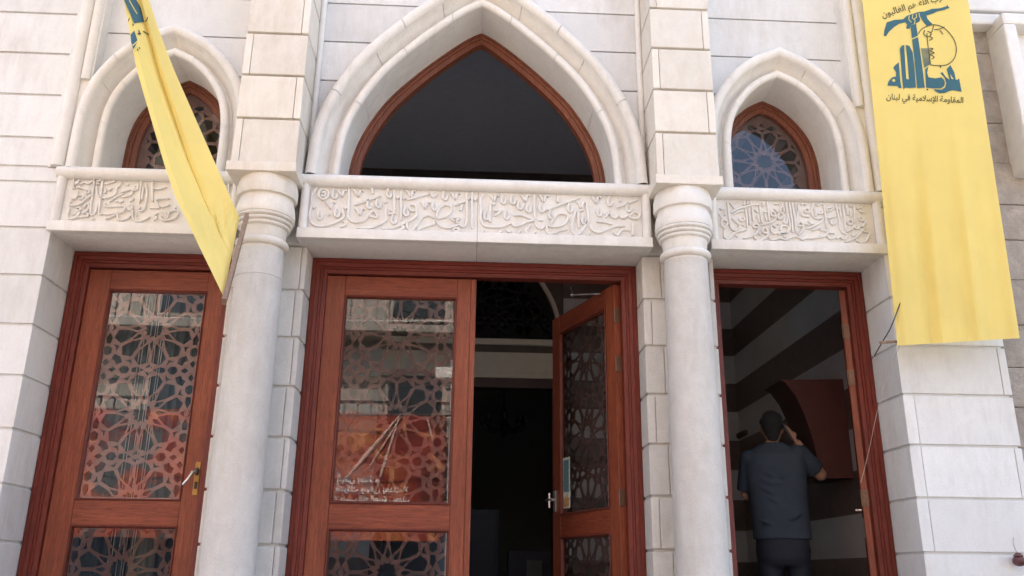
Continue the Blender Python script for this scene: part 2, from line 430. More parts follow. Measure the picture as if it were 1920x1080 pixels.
# --- upper wall fields with arch holes
JU = [3.41-.337*2+.004, 3.073, 3.41, 3.74, 4.075, 4.41, 4.745, 5.08, 5.41, 5.75, 6.08, 6.41, 6.75, 7.08, 7.41, 7.75]
def upper(h, cx, xl, xr, oo):
    w = MB(); arch_wall(w, h, oo-.035, cx, xl, xr, 2.59, ZT, JU, .013, .10, .16)
    arch_wall(w, h, oo-.035, cx, xl, xr, 2.59, ZT, [], 0, .125, .42)
    return w.build('wall_field', 'stone', mosque)
upper(CENTRE_HALF, 0, -1.21, 1.21, .155); upper(SIDE_HALF, -2.215, -2.88, -1.62, .14); upper(SIDE_HALF, 2.215, 1.62, 2.88, .14)
def moulding(h, cx, oo, ro, ri):
    def roll(off, y, r, a0, a1, n=10): return [(off+r*math.cos(R(a0+(a1-a0)*i/n)), y-r*math.sin(R(a0+(a1-a0)*i/n))) for i in range(n+1)]
    w = MB()
    # from the wall: outer roll, hollow, flat fillet, inner roll, reveal
    sweep_arch(w, h, cx, [(oo+ro, .11)] + roll(oo, -.002, ro, 0, 180), (.31, .66))
    cav = [(oo-ro-.055*t, -.002+.10*(t**.6)) for t in [i/6 for i in range(7)]]
    sweep_arch(w, h, cx, cav, (.52, .83))
    sweep_arch(w, h, cx, [(oo-ro-.055, .098), (ri+.0, .098)], (.17, .56, .80))
    sweep_arch(w, h, cx, [(ri, .099)] + roll(0, .06, ri, 0, 180, 8) + [(-ri, .075)], (.33, .62, .86))
    o = w.build('arch_moulding', 'trim', mosque, recalc=False)
    w = MB(); sweep_arch(w, h, cx, [(-ri+.003, .07), (-ri+.003, .47)], (.36, .70)); w.build('arch_reveal', 'trim', mosque, recalc=False)
    return o
moulding(CENTRE_HALF, 0, .152, .042, .03)
for s in (-1, 1): moulding(SIDE_HALF, s*2.215, .135, .038, .028)
# --- vertical rolls beside the outer walls and beside the pilasters
for s in (-1, 1):
    w = MB()
    for xc, r, z0, y in ((2.862, .046, 2.60, -.002), (2.785, .034, 3.28, .0)):
        prof = [(xc+r*math.cos(R(a)), y-r*math.sin(R(a))) for a in range(0, 181, 18)]
        rows = [[(s*x, yy, z0) for x, yy in prof], [(s*x, yy, ZT) for x, yy in prof]]
        w.grid(rows); w.poly([(s*x, yy, z0) for x, yy in prof])
    w.box(min(s*2.74, s*2.93), max(s*2.74, s*2.93), .0, .12, 2.6, ZT)
    w.build('corner_roll', 'trim', mosque)
for s in (-1, 1):
    for xa in (1.185, 1.645):
        w = MB(); prof = [(xa+.022*math.cos(R(a)), .085-.022*math.sin(R(a))) for a in range(-30, 211, 20)]
        z0 = 2.82 if xa < 1.4 else 3.0
        w.grid([[(s*x, yy, z0) for x, yy in prof], [(s*x, yy, ZT) for x, yy in prof]]); w.build('corner_roll', 'trim', mosque)
# --- pilasters with abacus, columns
for s in (-1, 1):
    pil = MB(); random.seed(11+s)
    x0, x1 = sorted((s*1.205, s*1.63))
    courses(pil, x0, x1, -.25, .11, 2.555, ZT, 2.555, .3335, gap=.018, bev=.006, vj=lambda k: [x0+.05] if (k+s) % 2 else [x1-.05])
    pil.box(x0+.012, x1-.012, -.22, .42, 2.56, ZT)
    p = pil.build('pilaster', 'cream', mosque)
    a = MB(); a.box(x0-.018, x1+.012, -.285, .10, 2.488, 2.553, .005); a.build('abacus', 'cream', p)
    c = MB(); cx, cy = s*1.408, -.085
    prof = [(.20, FL), (.20, FL+.10), (.185, FL+.12), (.19, FL+.17), (.17, FL+.2), (.160, FL+.22), (.158, .5), (.154, 1.2), *([(.149, 1.795), (.149, 1.797), (.145, 1.798), (.145, 1.801), (.1485, 1.802)] if s < 0 else []), (.145, 1.99)]
    c.lathe(prof, cx, cy); col = c.build('column', 'stone_low', mosque)
    c = MB()
    def tor(z, rr, r, n=8): return [(rr+r*math.sin(math.pi*i/n), z-r*math.cos(math.pi*i/n)) for i in range(n+1)]
    prof = [(.1475, 1.99), (.1475, 2.005)] + tor(2.033, .150, .028) + [(.152, 2.064), (.158, 2.10), (.163, 2.135)] \
        + [(.170, 2.138)] + tor(2.152, .172, .012) + [(.180, 2.166)] + tor(2.180, .184, .012) + [(.192, 2.194)] + tor(2.208, .195, .012) + [(.204, 2.222)] \
        + [(.207, 2.230), (.208, 2.25), (.204, 2.285), (.197, 2.315), (.189, 2.335), (.187, 2.345)] \
        + [(.187, 2.352), (.210, 2.356), (.214, 2.37), (.214, 2.425), (.209, 2.45), (.198, 2.487)]
    c.lathe([(r_*(.93 if z_ > 2.07 else .965), z_) for r_, z_ in prof], cx, cy, 56); c.build('capital', 'cream' if s < 0 else 'trim', col)  # left capital cream: the flag's yellow glow painted into its stone
    # pier of quoins behind the column, and the wall above it between the lintels
    w = MB(); xa, xb = sorted((s*1.16, s*1.665))
    def vjp(k): return [xa+.055, xb-.055] if k % 2 else [xa+.13, xb-.035]
    courses(w, xa, xb, .15, .38, -1.6, 2.13, .485, .3315, gap=.017, bev=.008, vj=vjp)
    w.box(xa+.012, xb-.012, .165, .47, -1.6, 2.13); w.box(xa-.1, xb+.1, .12, .40, 2.135, 2.6)
    w.build('pier', 'stone_low', mosque)

# --- lintels with carved inscriptions
def ribbon(mb, pts, hw, h, y):
    """raised rounded stroke on the plane Y=y following world x,z points"""
    n = len(pts)
    if n < 2: return
    rows = []
    for i, p in enumerate(pts):
        t = (pts[min(i+1, n-1)]-pts[max(i-1, 0)])
        if t.length < 1e-7: continue
        t.normalize(); nn = Vector((-t.y, t.x))
        e = min(i, n-1-i); wd = hw*(1 if n < 4 else min(1, .45+.28*e))
        # pen-like contrast: strokes running down-left are thicker
        wd *= .80 + .35*abs(t.x*.55 + t.y*.83)
        rows.append([(p.x+nn.x*wd*k, y-hh, p.y+nn.y*wd*k) for k, hh in ((1.05, -.002), (.95, h*.75), (.6, h), (-.6, h), (-.95, h*.75), (-1.05, -.002))])
    vr = mb.grid(rows, True)
    mb.bm.faces.new(vr[0]); mb.bm.faces.new(vr[-1][::-1])
def carve(mb, strokes, ox, oy, s, hw, h, y, sh=(0, -10)):
    for st in strokes:
        if len(st) == 1: st = [(st[0][0]-14, st[0][1]+8), (st[0][0]+14, st[0][1]-8)]
        w = [at(ox+(a+sh[0])*s, oy+(b+sh[1])*s, y) for a, b in st]
        pts = spline([Vector((p.x, p.z)) for p in w], 5)
        ribbon(mb, pts, hw, h, y)
VT = [[(-25, -15), (0, 5), (28, 60)], [(28, 60), (38, 20), (52, -12)], [(75, -12), (68, -2)]]
HK = [[(0, -85), (-16, -30), (-4, 4), (22, 6), (32, -22), (26, -36)]]
def shift(tpl, spots): return [[(a+x, b+y) for a, b in st] for x, y in spots for st in tpl]
C1 = [[(205,190),(150,270),(140,380),(120,480),(135,560),(200,600),(300,595),(400,560),(470,515),(475,470),(455,380)],
 [(530,200),(535,300),(530,420),(525,500),(560,550),(620,560),(690,545),(740,490),(770,450),(800,445),(825,475),(830,510),(740,495)],
 [(925,390),(920,470),(925,535),(860,580),(760,620),(620,622)], [(1010,215),(1012,330),(1010,440),(960,430)],
 [(1085,230),(1085,400),(1085,540)], [(1180,380),(1225,380),(1245,430),(1190,440),(1165,400)], [(1245,440),(1245,490),(1200,530),(1100,580),(1000,620),(880,632)],
 [(590,380),(730,330),(870,280)], [(1150,325),(1290,285),(1380,262)], [(1650,380),(1760,338)],
 [(1440,520),(1380,487),(1310,510),(1260,580),(1200,645),(1150,620),(1150,560)], [(1460,522),(1475,440),(1530,382),(1600,390),(1615,440),(1560,500),(1460,522)],
 [(1455,540),(1500,600),(1580,620),(1650,600),(1690,575),(1600,520)], [(1600,520),(1700,515),(1650,560)], [(1690,575),(1740,610),(1775,560),(1778,400),(1775,240)],
 [(1835,240),(1836,430),(1835,630)], [(505,410)], [(320,475)], [(170,400)], [(1055,300)], [(1120,310)], [(1800,310)], [(1870,320)], [(920,345)],
 [(470,550),(500,560),(490,590),(440,610)], [(1085,600),(1110,610),(1095,635),(1060,645)], [(1640,625),(1690,630),(1690,660),(1640,655),(1640,625)],
 [(265,212),(310,235),(312,290),(265,318),(218,290),(220,235),(265,212)], [(245,250),(285,245),(280,285),(245,280)],
 [(955,475),(1025,468)], [(1390,245),(1420,290),(1465,270)], [(1420,560),(1430,580),(1330,610),(1260,650)], [(780,205),(785,260)], [(1730,380),(1710,440)]]
C1 += shift(VT, [(430,235),(605,235),(620,430),(310,360),(1160,240),(1310,360),(1630,265)]) + shift(HK, [(375,300),(950,290),(740,405),(835,398),(1540,315),(1430,425),(1130,485),(215,520),(400,495),(1000,565)])
C2 = [[(95,260),(60,330),(70,430),(60,510),(90,590),(180,612),(300,605),(380,570),(420,602),(480,592),(560,555),(630,545)],
 [(410,490),(490,485),(570,515),(640,540)], [(630,265),(632,400),(635,540)], [(640,545),(650,600),(700,630),(740,600),(765,580),(800,605),(900,603),(970,560),(985,500),(940,470),(880,475),(830,530),(800,600)],
 [(760,590),(770,675),(830,680),(900,650),(980,635)], [(740,440),(920,370),(1110,300)], [(1180,360),(1200,480),(1190,560),(1120,670),(1060,690),(1025,620),(1040,520),(1070,450)],
 [(1095,450),(1097,620)], [(1290,555),(1380,560),(1450,585)], [(1220,600),(1250,650),(1310,668),(1400,640),(1480,605),(1590,600)],
 [(1380,512),(1430,450),(1450,500),(1490,512),(1520,482),(1550,512),(1590,507),(1620,482),(1650,512),(1720,520),(1740,480),(1690,455),(1640,490)],
 [(1500,405),(1620,360),(1730,320)], [(1460,660),(1510,700),(1560,640),(1650,650)], [(1670,570),(1672,700)], [(70,640),(90,650),(60,680)], [(265,640),(285,650),(250,680)], [(335,640),(360,665),(380,650)], [(465,640),(480,650),(450,680)], [(1200,665),(1210,680),(1180,700)],
 [(560,600),(585,605),(540,645),(560,690),(620,680),(645,650)], [(165,360),(162,560)], [(180,370),(215,365)], [(200,440),(275,440),(210,495)], [(1100,440),(1150,430)], [(880,285),(880,350)], [(1525,305),(1540,345)], [(680,540),(720,540)]]
C2 += shift(VT, [(175,285),(505,285),(700,290),(1100,360),(1255,305)]) + shift(HK, [(295,355),(395,358),(470,415),(560,445),(700,445),(1000,442),(330,520),(115,525),(800,515),(1150,570),(1310,485),(1420,375),(1620,440)])
L1 = [[(355,250),(350,420)],[(380,320),(460,275)],[(375,345),(450,305)],[(450,345),(540,310),(580,330),(640,310),(680,270)],[(400,400),(440,395),(500,410),(560,430)],
 [(560,450),(600,430),(620,470),(580,495),(550,480)],[(650,390),(665,470),(640,540),(560,590),(480,660),(400,690),(310,700),(270,690)],[(440,540),(490,520),(520,560),(470,590),(440,570)],
 [(310,580),(370,580),(410,540),(425,480),(400,440)],[(300,610),(305,650)],[(400,750),(440,730),(470,770),(420,790),(395,760)],[(460,800),(420,870),(330,920),(270,910),(250,870),(265,800),(290,740)],
 [(330,840),(345,850),(360,830)],[(430,905),(520,880),(580,880),(600,840),(560,830)],[(520,740),(560,690),(590,660),(610,700),(600,760),(540,810),(490,830)],
 [(700,260),(690,400),(660,600),(640,750),(640,850),(690,845),(740,760),(730,690)],[(645,900),(675,925),(705,905)],[(740,300),(815,270)],[(735,330),(790,330)],
 [(845,250),(830,400),(815,500),(800,650),(780,800),(790,850),(840,830)],[(745,370),(740,450),(760,530),(800,560),(830,570)],
 [(840,830),(900,845),(1060,830),(1180,800),(1220,750),(1200,715),(1140,710),(960,715),(880,710),(880,660)],[(950,640),(1060,560),(1180,500)],[(885,920),(980,890),(1070,850)],
 [(830,570),(900,570),(1000,540),(1060,490),(1080,400),(1120,375),(1160,300)],[(880,340),(1050,290)],[(860,470),(890,470),(880,400)],[(930,420),(960,435),(1000,400)],
 [(1130,440),(1160,470),(1240,450),(1300,430),(1360,440),(1430,420),(1440,330)],[(1370,390),(1410,350),(1420,400),(1370,410)],[(1230,330),(1260,350),(1290,330)],
 [(1160,560),(1240,540),(1320,515),(1340,470),(1310,460)],[(1050,630),(1100,620),(1140,640),(1190,610)],[(1310,570),(1360,575),(1290,640)],
 [(1250,750),(1290,775),(1340,760),(1330,690),(1280,690)],[(1340,760),(1310,870),(1200,935),(1110,930),(1090,870),(1110,820)],[(1500,280),(1480,420),(1460,660)],[(1530,400),(1500,600)],
 [(1570,330),(1590,480),(1560,700),(1520,780),(1460,790),(1440,760),(1480,720)],[(1360,780),(1340,870),(1380,950),(1460,965),(1560,930),(1640,880)],[(1400,830),(1420,870)]]
L2 = [[(1020,230),(1020,420)],[(1030,280),(1060,300),(1160,280)],[(1190,390),(1150,390),(1060,400),(1070,440),(1120,470),(1190,450)],[(1250,470),(1230,500),(1270,520),(1240,580),(1150,605),(1110,590),(1100,550)],
 [(1000,480),(1090,480)],[(1030,600),(1060,580),(1040,550),(1080,530)],[(1760,240),(1762,330)],[(1400,250),(1410,470)],[(1480,250),(1490,500),(1400,580)],[(1600,300),(1650,400),(1600,500),(1500,560)],[(1700,250),(1690,480)]] + shift(VT, [(1140,525)])
R1 = [[(100,400),(110,440),(160,520),(200,540),(250,580),(230,650),(180,690),(130,650),(130,570),(160,525)],[(95,290),(130,320),(190,310)],[(215,360),(190,430)],
 [(250,160),(265,300),(280,450),(310,640),(340,720),(400,745),(470,710),(490,640),(430,580),(340,500)],[(330,390),(450,320),(600,270),(730,235),(880,220)],[(370,420),(480,370),(590,350)],[(490,480),(500,540),(560,550),(600,520),(560,470)],
 [(610,300),(640,480),(650,690)],[(680,290),(695,450),(705,640)],[(745,270),(760,400),(775,560)],[(590,160),(585,230)],[(655,160),(650,220)],[(720,150),(710,210)],[(295,180),(330,210),(380,285),(390,180)],[(420,185)],
 [(190,740),(180,850),(220,910),(290,910),(350,830),(430,780),(640,730)],[(440,860)],[(820,620),(770,640),(790,685),(880,685),(870,640),(820,620)],[(890,680),(840,800),(720,870),(570,905)],[(810,320),(850,380)],
 [(890,230),(930,450),(950,590)],[(850,440),(900,590)],[(1050,150),(1075,350),(1100,560)],[(1010,400),(1045,550)],[(940,200),(990,200),(950,260)],[(980,370),(1050,380)],
 [(1170,360),(1130,390),(1140,450),(1220,455),(1200,390),(1170,360)],[(1240,440),(1210,530),(1120,590),(930,635)],[(1190,300),(1260,370),(1320,390),(1380,430),(1340,500),(1280,510),(1265,440),(1300,390),(1360,200)],
 [(1425,170),(1460,400),(1510,600),(1510,750)],[(1490,170),(1540,450),(1570,790)],[(1555,180),(1610,500),(1640,800)],[(1630,170),(1660,350)],[(1380,270),(1400,370)],[(1390,510),(1390,590),(1450,600),(1460,520)],
 [(1310,740),(1350,670),(1420,650),(1480,690),(1470,770),(1390,810),(1310,815)],[(1130,640),(1140,760),(1190,810),(1260,790),(1300,820),(1480,800)],[(1010,690),(960,730),(970,790),(1050,800),(1050,740),(1010,690)],
 [(1090,780),(1030,880),(940,940),(860,940),(790,880),(770,840)],[(900,810),(920,850)],[(1115,890)],[(1410,875)],[(1090,925),(1200,935),(1320,900),(1420,930),(1560,880),(1660,860)],[(1160,640),(1230,690)],[(1275,620)],[(540,620),(590,660)],[(1200,200),(1290,210)]]
R2 = [[(20,820),(60,830),(140,875),(220,850),(320,850),(420,835),(520,830),(640,800),(690,860),(760,855),(800,830),(850,850),(910,820),(960,865),(1030,840),(1040,770),(960,740),(910,650),(890,500),(850,300),(800,160)],
 [(25,150),(50,350),(20,500),(40,740)],[(90,520),(50,550),(60,600),(150,600),(140,545),(90,520)],[(170,600),(140,700),(60,790)],[(120,180),(160,150),(220,180)],[(230,240),(180,270),(200,320),(290,320),(280,260),(230,240)],
 [(150,300),(130,380),(200,400),(290,420)],[(370,140),(330,250),(340,380),(420,450),(560,440)],[(400,230),(425,400)],[(440,190),(550,150)],[(440,250),(440,340),(550,345),(540,280)],[(570,150),(610,380),(640,660)],[(600,200),(660,330)],
 [(660,250),(740,220),(780,240),(690,300)],[(650,450),(830,400)],[(710,490),(730,560),(800,560),(810,500)],[(860,220),(870,270)],[(950,170),(990,400),(1020,680)],[(890,170),(920,420)],[(1020,160),(1070,380)],[(1090,190),(1130,200),(1150,150)],
 [(240,660),(380,600),(500,530),(560,460)],[(330,690),(460,650),(530,610)],[(260,500),(330,560),(380,540)],[(190,560),(290,580)],[(500,680),(580,690),(650,740),(580,790),(480,800)],[(690,740),(800,745)],
 [(1100,480),(1060,510),(1080,570),(1170,560),(1150,500),(1100,480)],[(1180,540),(1170,640),(1080,700),(1040,720)],[(1180,160),(1200,380),(1190,540)],[(1110,300),(1130,420)],
 [(1340,420),(1290,440),(1310,490),(1390,490),(1420,520),(1380,600),(1320,620)],[(1250,590),(1210,610),(1230,655),(1320,655),(1330,720),(1280,790),(1220,840),(1100,900),(1000,920)],
 [(1430,650),(1375,670),(1390,720),(1490,735),(1490,800),(1430,900),(1350,940),(1260,915),(1230,860)],[(1240,250),(1360,210)],[(1280,280),(1340,320),(1410,310)],[(1310,180),(1390,180)],[(1150,720),(1160,800),(1220,780)]]
PY = .004                                        # plane of the sunk lettering field
def lintel(x0, x1, carves, hw, split=None):
    w = MB()
    for a, b in ([(x0, split-.001), (split+.001, x1)] if split is not None else [(x0, x1)]):
        w.box(a, b, PY, .372, 2.13, 2.60, .003)
        w.box(a, b, -.034, PY+.02, 2.127, 2.198, .004)                     # bottom ledge
    zc, r = 2.556, .045
    prof = [(-.006-r*math.sin(R(a)), zc+r*math.cos(R(a))) for a in range(-20, 201, 20)]
    w.grid([[(x0+.0, y, z) for y, z in prof], [(x1, y, z) for y, z in prof]]); w.poly([(x0, y, z) for y, z in prof]); w.poly([(x1, y, z) for y, z in prof])
    for xa in (x0, x1-.062):                                              # side rolls
        pr = [(xa+.031+.031*math.cos(R(a)), PY-.003-.036*math.sin(R(a))) for a in range(0, 181, 20)]
        w.grid([[(x, y, 2.198) for x, y in pr], [(x, y, 2.53) for x, y in pr]])
    lin = w.build('lintel', 'trim', mosque)
    k = MB()
    for st, ox, oy, s in carves: carve(k, st, ox, oy, s, hw*1.0, .018, PY)
    k.build('carved_inscription', 'trim', lin, recalc=True)
    return lin
lintel(-1.205, 1.205, [(C1, 560, 320, .1771), (C2, 890, 320, .1771)], .0088, .005)
lintel(-2.845, -1.61, [(L1, 100, 310, .1111), (L2, 90, 300, .1927)], .0066)
lintel(1.61, 2.845, [(R1, 1340, 365, .0926), (R2, 1490, 370, .0926)], .0062)

# --- steps and landing
w = MB()
for i in range(5): w.box(-3.4, 3.5, -.9-.32*(i+1)+.0, .15, FL-.21*(i+1)-.0, FL-.21*i-.004*i, .008) if i else w.box(-3.4, 3.5, -.9, .15, FL-.21, FL, .008)
w.box(-2.83, 2.83, .15, .6, FL-.2, FL)
w.build('steps', 'paving', mosque)

# ------------------------------------------------------------------ fretwork (twelve-fold rosettes)
def fret_holes():
    H = []
    def pol(r, a, t=0): a = R(a); return (r*math.cos(a)-t*math.sin(a), r*math.sin(a)+t*math.cos(a))
    H.append([pol(.235 if i % 2 == 0 else .175, 15+15*i) for i in range(24)])
    for k in range(12):
        a = 30*k
        H.append([pol(.29, a), pol(.375, a, .056), pol(.55, a), pol(.375, a, -.056)])
        b = a+15
        H.append([pol(.38, b), pol(.57, b, .112), pol(.80, b, .172), pol(.925, b), pol(.80, b, -.172), pol(.57, b, -.112)])
        H.append([pol(.865, a), pol(.972, a, .098), pol(.94, a), pol(.972, a, -.098)])
    for q in range(4):
        def rot(p): 
            x, y = p
            for _ in range(q): x, y = -y, x
            return (x, y)
        H.append([rot(p) for p in ((.69, .69), (.83, .63), (.885, .76), (.80, .80), (.76, .885), (.63, .83))])
    C = []                                      # shapes on the cell boundaries, given once per cell: right and top edges
    for sw in (0, 1):
        def f(p): return (p[1], p[0]) if sw else p
        for sg in (1, -1):
            C.append([f((x, sg*y)) for x, y in ((1, .11), (1.075, .25), (1.05, .385), (.95, .385), (.925, .25))])
            C.append([f((1+.105*math.cos(R(60*i+30)), sg*.555+.12*math.sin(R(60*i+30)))) for i in range(6)])
            C.append([f((x, sg*y)) for x, y in ((1, .745), (1.07, .83), (1, .925), (.93, .83))])
    return H, C
def clip(poly, x0, x1, z0, z1):
    for ax, lim, sg in ((0, x0, 1), (0, x1, -1), (1, z0, 1), (1, z1, -1)):
        out = []
        for i in range(len(poly)):
            a, b = poly[i-1], poly[i]
            ia, ib = (a[ax]-lim)*sg >= 0, (b[ax]-lim)*sg >= 0
            if ia != ib:
                t = (lim-a[ax])/(b[ax]-a[ax]); out.append((a[0]+(b[0]-a[0])*t, a[1]+(b[1]-a[1])*t))
            if ib: out.append(b)
        poly = out
        if len(poly) < 3: return None
    return poly
def area(p): return .5*sum(p[i-1][0]*p[i][1]-p[i][0]*p[i-1][1] for i in range(len(p)))
def fretwork(name, outer, box, cx, cz, rho, y, th, parent, inside=None, mat='lattice'):
    """plate with pierced holes, from a 2D curve fill turned into a mesh"""
    cu = bpy.data.curves.new(name, 'CURVE'); cu.dimensions = '2D'; cu.fill_mode = 'BOTH'; cu.extrude = th/2
    def add(p):
        s = cu.splines.new('POLY'); s.points.add(len(p)-1); s.use_cyclic_u = True
        for q, (a, b) in zip(s.points, p): q.co = (a, b, 0, 1)
    add(outer)
    H, C = fret_holes(); x0, x1, z0, z1 = box or (0, 0, 0, 0)
    for i in range(-3, 4):
        for j in range(-6, 7):
            ox, oz = cx+2*rho*i, cz+2*rho*j
            for p in H+C:
                w = [(ox+a*rho, oz+b*rho) for a, b in p]
                if inside:
                    if not all(inside(a, b) for a, b in w): continue
                    c = w
                else: c = clip(w, x0, x1, z0, z1)
                if c:
                    c = [p for q, p in enumerate(c) if math.dist(p, c[q-1]) > 4e-4]
                    if len(c) > 2 and abs(area(c)) > 1.2e-4: add(c)
    t = bpy.data.objects.new(name, cu); COL.objects.link(t)
    me = bpy.data.meshes.new_from_object(t.evaluated_get(bpy.context.evaluated_depsgraph_get()))
    bpy.data.objects.remove(t)
    me.transform(Matrix.Translation((0, y, 0)) @ Matrix.Rotation(R(90), 4, 'X'))
    me.materials.clear(); me.materials.append(M[mat])
    o = bpy.data.objects.new(name, me); COL.objects.link(o); o.parent = parent
    return o

# ------------------------------------------------------------------ window wood, glass, fretwork
def win_frame(h, cx, w_in, y0, parent=mosque):
    f = MB()
    sweep_arch(f, h, cx, [(-.02, y0+.03), (-.024, y0), (-.042, y0-.004), (-.046, y0+.012), (-.062, y0+.014), (-.066, y0+.028), (-w_in, y0+.032), (-w_in, y0+.10)])
    return f.build('window_frame', 'winwood', parent, recalc=False)
win_frame(CENTRE_HALF, 0, .10, .40)
for s in (-1, 1):
    fr = win_frame(SIDE_HALF, s*2.215, .10, .40)
    cx = s*2.215
    out = full_curve(SIDE_HALF, -.085, cx)
    lim = {}
    def ins(x, z, cx=cx): return abs(x-cx) < half_x(SIDE_HALF, -.115, z)-.002 and z > 2.60
    fretwork('fretwork', out, None, cx, 3.055, .29, .475, .012, fr, ins)
    gl = MB(); c = resample(full_curve(SIDE_HALF, -.085, cx), 41); gl.poly([(x, .462, z) for x, z in c]); gl.build('glass_pane', 'glass' if s > 0 else 'glass_plain', fr)
    if s < 0:
        b = MB(); b.box(-2.33, -2.12, .49, .505, 2.60, 2.86); b.build('card', 'paper', fr)

# ------------------------------------------------------------------ doors
def door_frame(x0, x1, zt):
    fr = None
    prof = [(0, .375), (.004, .367), (.030, .364), (.034, .374), (.058, .376), (.062, .388), (.074, .388), (.078, .398), (.104, .402), (.106, .41), (.106, .48)]
    for part, path in (('v', None), ('h', None)):
        f = MB()
        if part == 'h':
            f.grid([[(x0+o, y, zt-o), (x1-o, y, zt-o)] for o, y in prof], False)
            fr = f.build('door_frame', 'frame_h', mosque, recalc=False)
        else: 
            f.bm.free()
    for sx, xa in ((1, x0), (-1, x1)):
        f = MB(); f.grid([[(xa+sx*o, y, FL), (xa+sx*o, y, zt-o)] for o, y in prof], False)
        f.build('jamb', 'frame_v', fr, recalc=False)
    return fr
door_frame(-1.16, 1.16, 2.13); door_frame(-2.826, -1.665, 2.13); door_frame(1.665, 2.826, 2.13)

def leaf(x0, x1, sides, name='door_leaf', hingex=None, fret=True):
    """one glazed door leaf in the closed position, front face at Y=.425; returns the wood and its children"""
    y0, y1 = .425, .475
    sl, sr = sides; zt, zb = 2.015, FL+.012
    d = MB(); d.box(x1-sr, x1, y0, y1, zb, zt, .003)
    o = d.build(name, 'door_v', mosque)
    d = MB(); d.box(x0, x0+sl, y0, y1, zb, zt, .003); d.build('stile', 'door_v', o)
    rails = [(1.873, zt), (.272, .43), (zb, -.22)]
    for a, b in rails:
        r = MB(); r.box(x0+sl+.0015, x1-sr-.0015, y0+.002, y1-.001, a, b, .003); r.build('rail', 'door_h', o)
    for k, (a, b) in enumerate(((.43, 1.873), (-.22, .272))):
        m = MB(); xa, xb = x0+sl, x1-sr; t = .018
        pr = [(0, y0-.004), (.006, y0-.008), (.012, y0-.004), (t, y0+.012), (t, y0+.03)]
        for q in range(len(pr)-1):
            (o1, ya), (o2, yb) = pr[q], pr[q+1]
            A = [(xa+o1, ya, a+o1), (xb-o1, ya, a+o1), (xb-o1, ya, b-o1), (xa+o1, ya, b-o1)]
            B = [(xa+o2, yb, a+o2), (xb-o2, yb, a+o2), (xb-o2, yb, b-o2), (xa+o2, yb, b-o2)]
            for i in range(4): m.poly([A[i], A[(i+1) % 4], B[(i+1) % 4], B[i]])
        bead = m.build('glazing_bead', 'bead', o)
        gx0, gx1, gz0, gz1 = xa+.006, xb-.006, a+.006, b-.006
        gl = MB(); gl.poly([(gx0, .447, gz0), (gx1, .447, gz0), (gx1, .447, gz1), (gx0, .447, gz1)]); gl.build('glass_pane', 'glass', o)
        fretwork('fretwork', [(gx0, gz0), (gx1, gz0), (gx1, gz1), (gx0, gz1)], (gx0+.016, gx1-.016, gz0+.016, gz1-.016), (xa+xb)/2, 1.60 + (.0007 if x0 < -1.5 else 0) if k == 0 else .0, .295, .462, .010, o)
    return o
dl = leaf(-2.718, -1.773, (.148, .115))
dc = leaf(-1.054, -.028, (.130, .098))
a = MB(); a.box(-.028, .010, .415, .46, FL+.012, 2.012, .006); a.build('astragal', 'door_v', dc)
dr = leaf(.012, 1.052, (.130, .130))
ds = leaf(1.775, 2.717, (.115, .13))
# handles and hinges
h = MB(); p1 = at(368, 884, .40); p2 = at(340, 908, .33)
h.tube([(p1.x, .43, p1.z+.0), (p1.x, .375, p1.z), (p1.x-.012, .362, p1.z-.006), ((p1.x+p2.x)/2, .357, p2.z+.04), (p2.x, .36, p2.z)], [.011, .011, .011, .009, .008], 10); h.build('handle', 'metal', dl)
h = MB(); z = p1.z; h.box(p1.x-.016, p1.x+.018, .419, .427, z-.15, z+.065, .002); h.build('lock_plate', 'brass', dl)
h = MB(); h.box(p1.x-.006, p1.x+.012, .411, .4185, z-.11, z-.065, .002); h.build('keyhole', 'black', dl)
h = MB(); h.ellipsoid((p1.x, .41, z+.002), (.016, .008, .026)); h.build('handle_rose', 'black', dl)
def hinges(o, x, zs):
    for z in zs:
        k = MB(); k.box(x-.004, x+.004, .428, .472, z-.055, z+.055, .001)
        k.tube([(x+.006, .424, z-.055), (x+.006, .424, z+.055)], .007, 8)
        for q in (-.035, 0, .035): k.ellipsoid((x+.0045, .45, z+q), (.002, .006, .006), 8, 6)
        k.build('hinge', 'hinge', o)
hinges(dr, 1.053, (1.78, 1.42, .50)); hinges(ds, 2.718, (1.70, 1.36, .52))
k = MB(); k.box(.035, .075, .412, .426, .46, .62, .002); k.tube([(.055, .42, .55), (.055, .37, .55)], .010); k.tube([(.11, .372, .55), (.0, .372, .55)], .011); k.tube([(.055, .372, .60), (.055, .372, .49)], .011)
k.build('handle', 'metal', dr)
k = MB(); k.tube([(1.845, .43, .50), (1.845, .385, .50), (1.93, .38, .495)], .008); k.build('handle', 'metal', ds)
notice = thing('paper_notice', 'small bluish printed paper notice taped to the glass of the open centre door', 'notice')
n = MB(); n.box(.165, .275, .4405, .4425, .48, .86); n.build('sheet', 'paper', notice)
n = MB(); n.box(.175, .265, .4385, .4398, .60, .84)
n.build('printed_text', 'paper_print', notice)
n = MB(); n.prism([(.175, .49), (.265, .49), (.265, .55), (.245, .56), (.235, .585), (.225, .555), (.205, .57), (.19, .55), (.175, .555)], .4383, .4397); n.build('printed_picture', 'paper_gold', notice)
def swing(o, px, py, ang):
    m = Matrix.Translation((px, py, 0)) @ Matrix.Rotation(R(ang), 4, 'Z') @ Matrix.Translation((-px, -py, 0))
    o.matrix_local = m
swing(dr, 1.050, .470, -70); swing(notice, 1.050, .470, -70); swing(ds, 2.712, .455, -114)

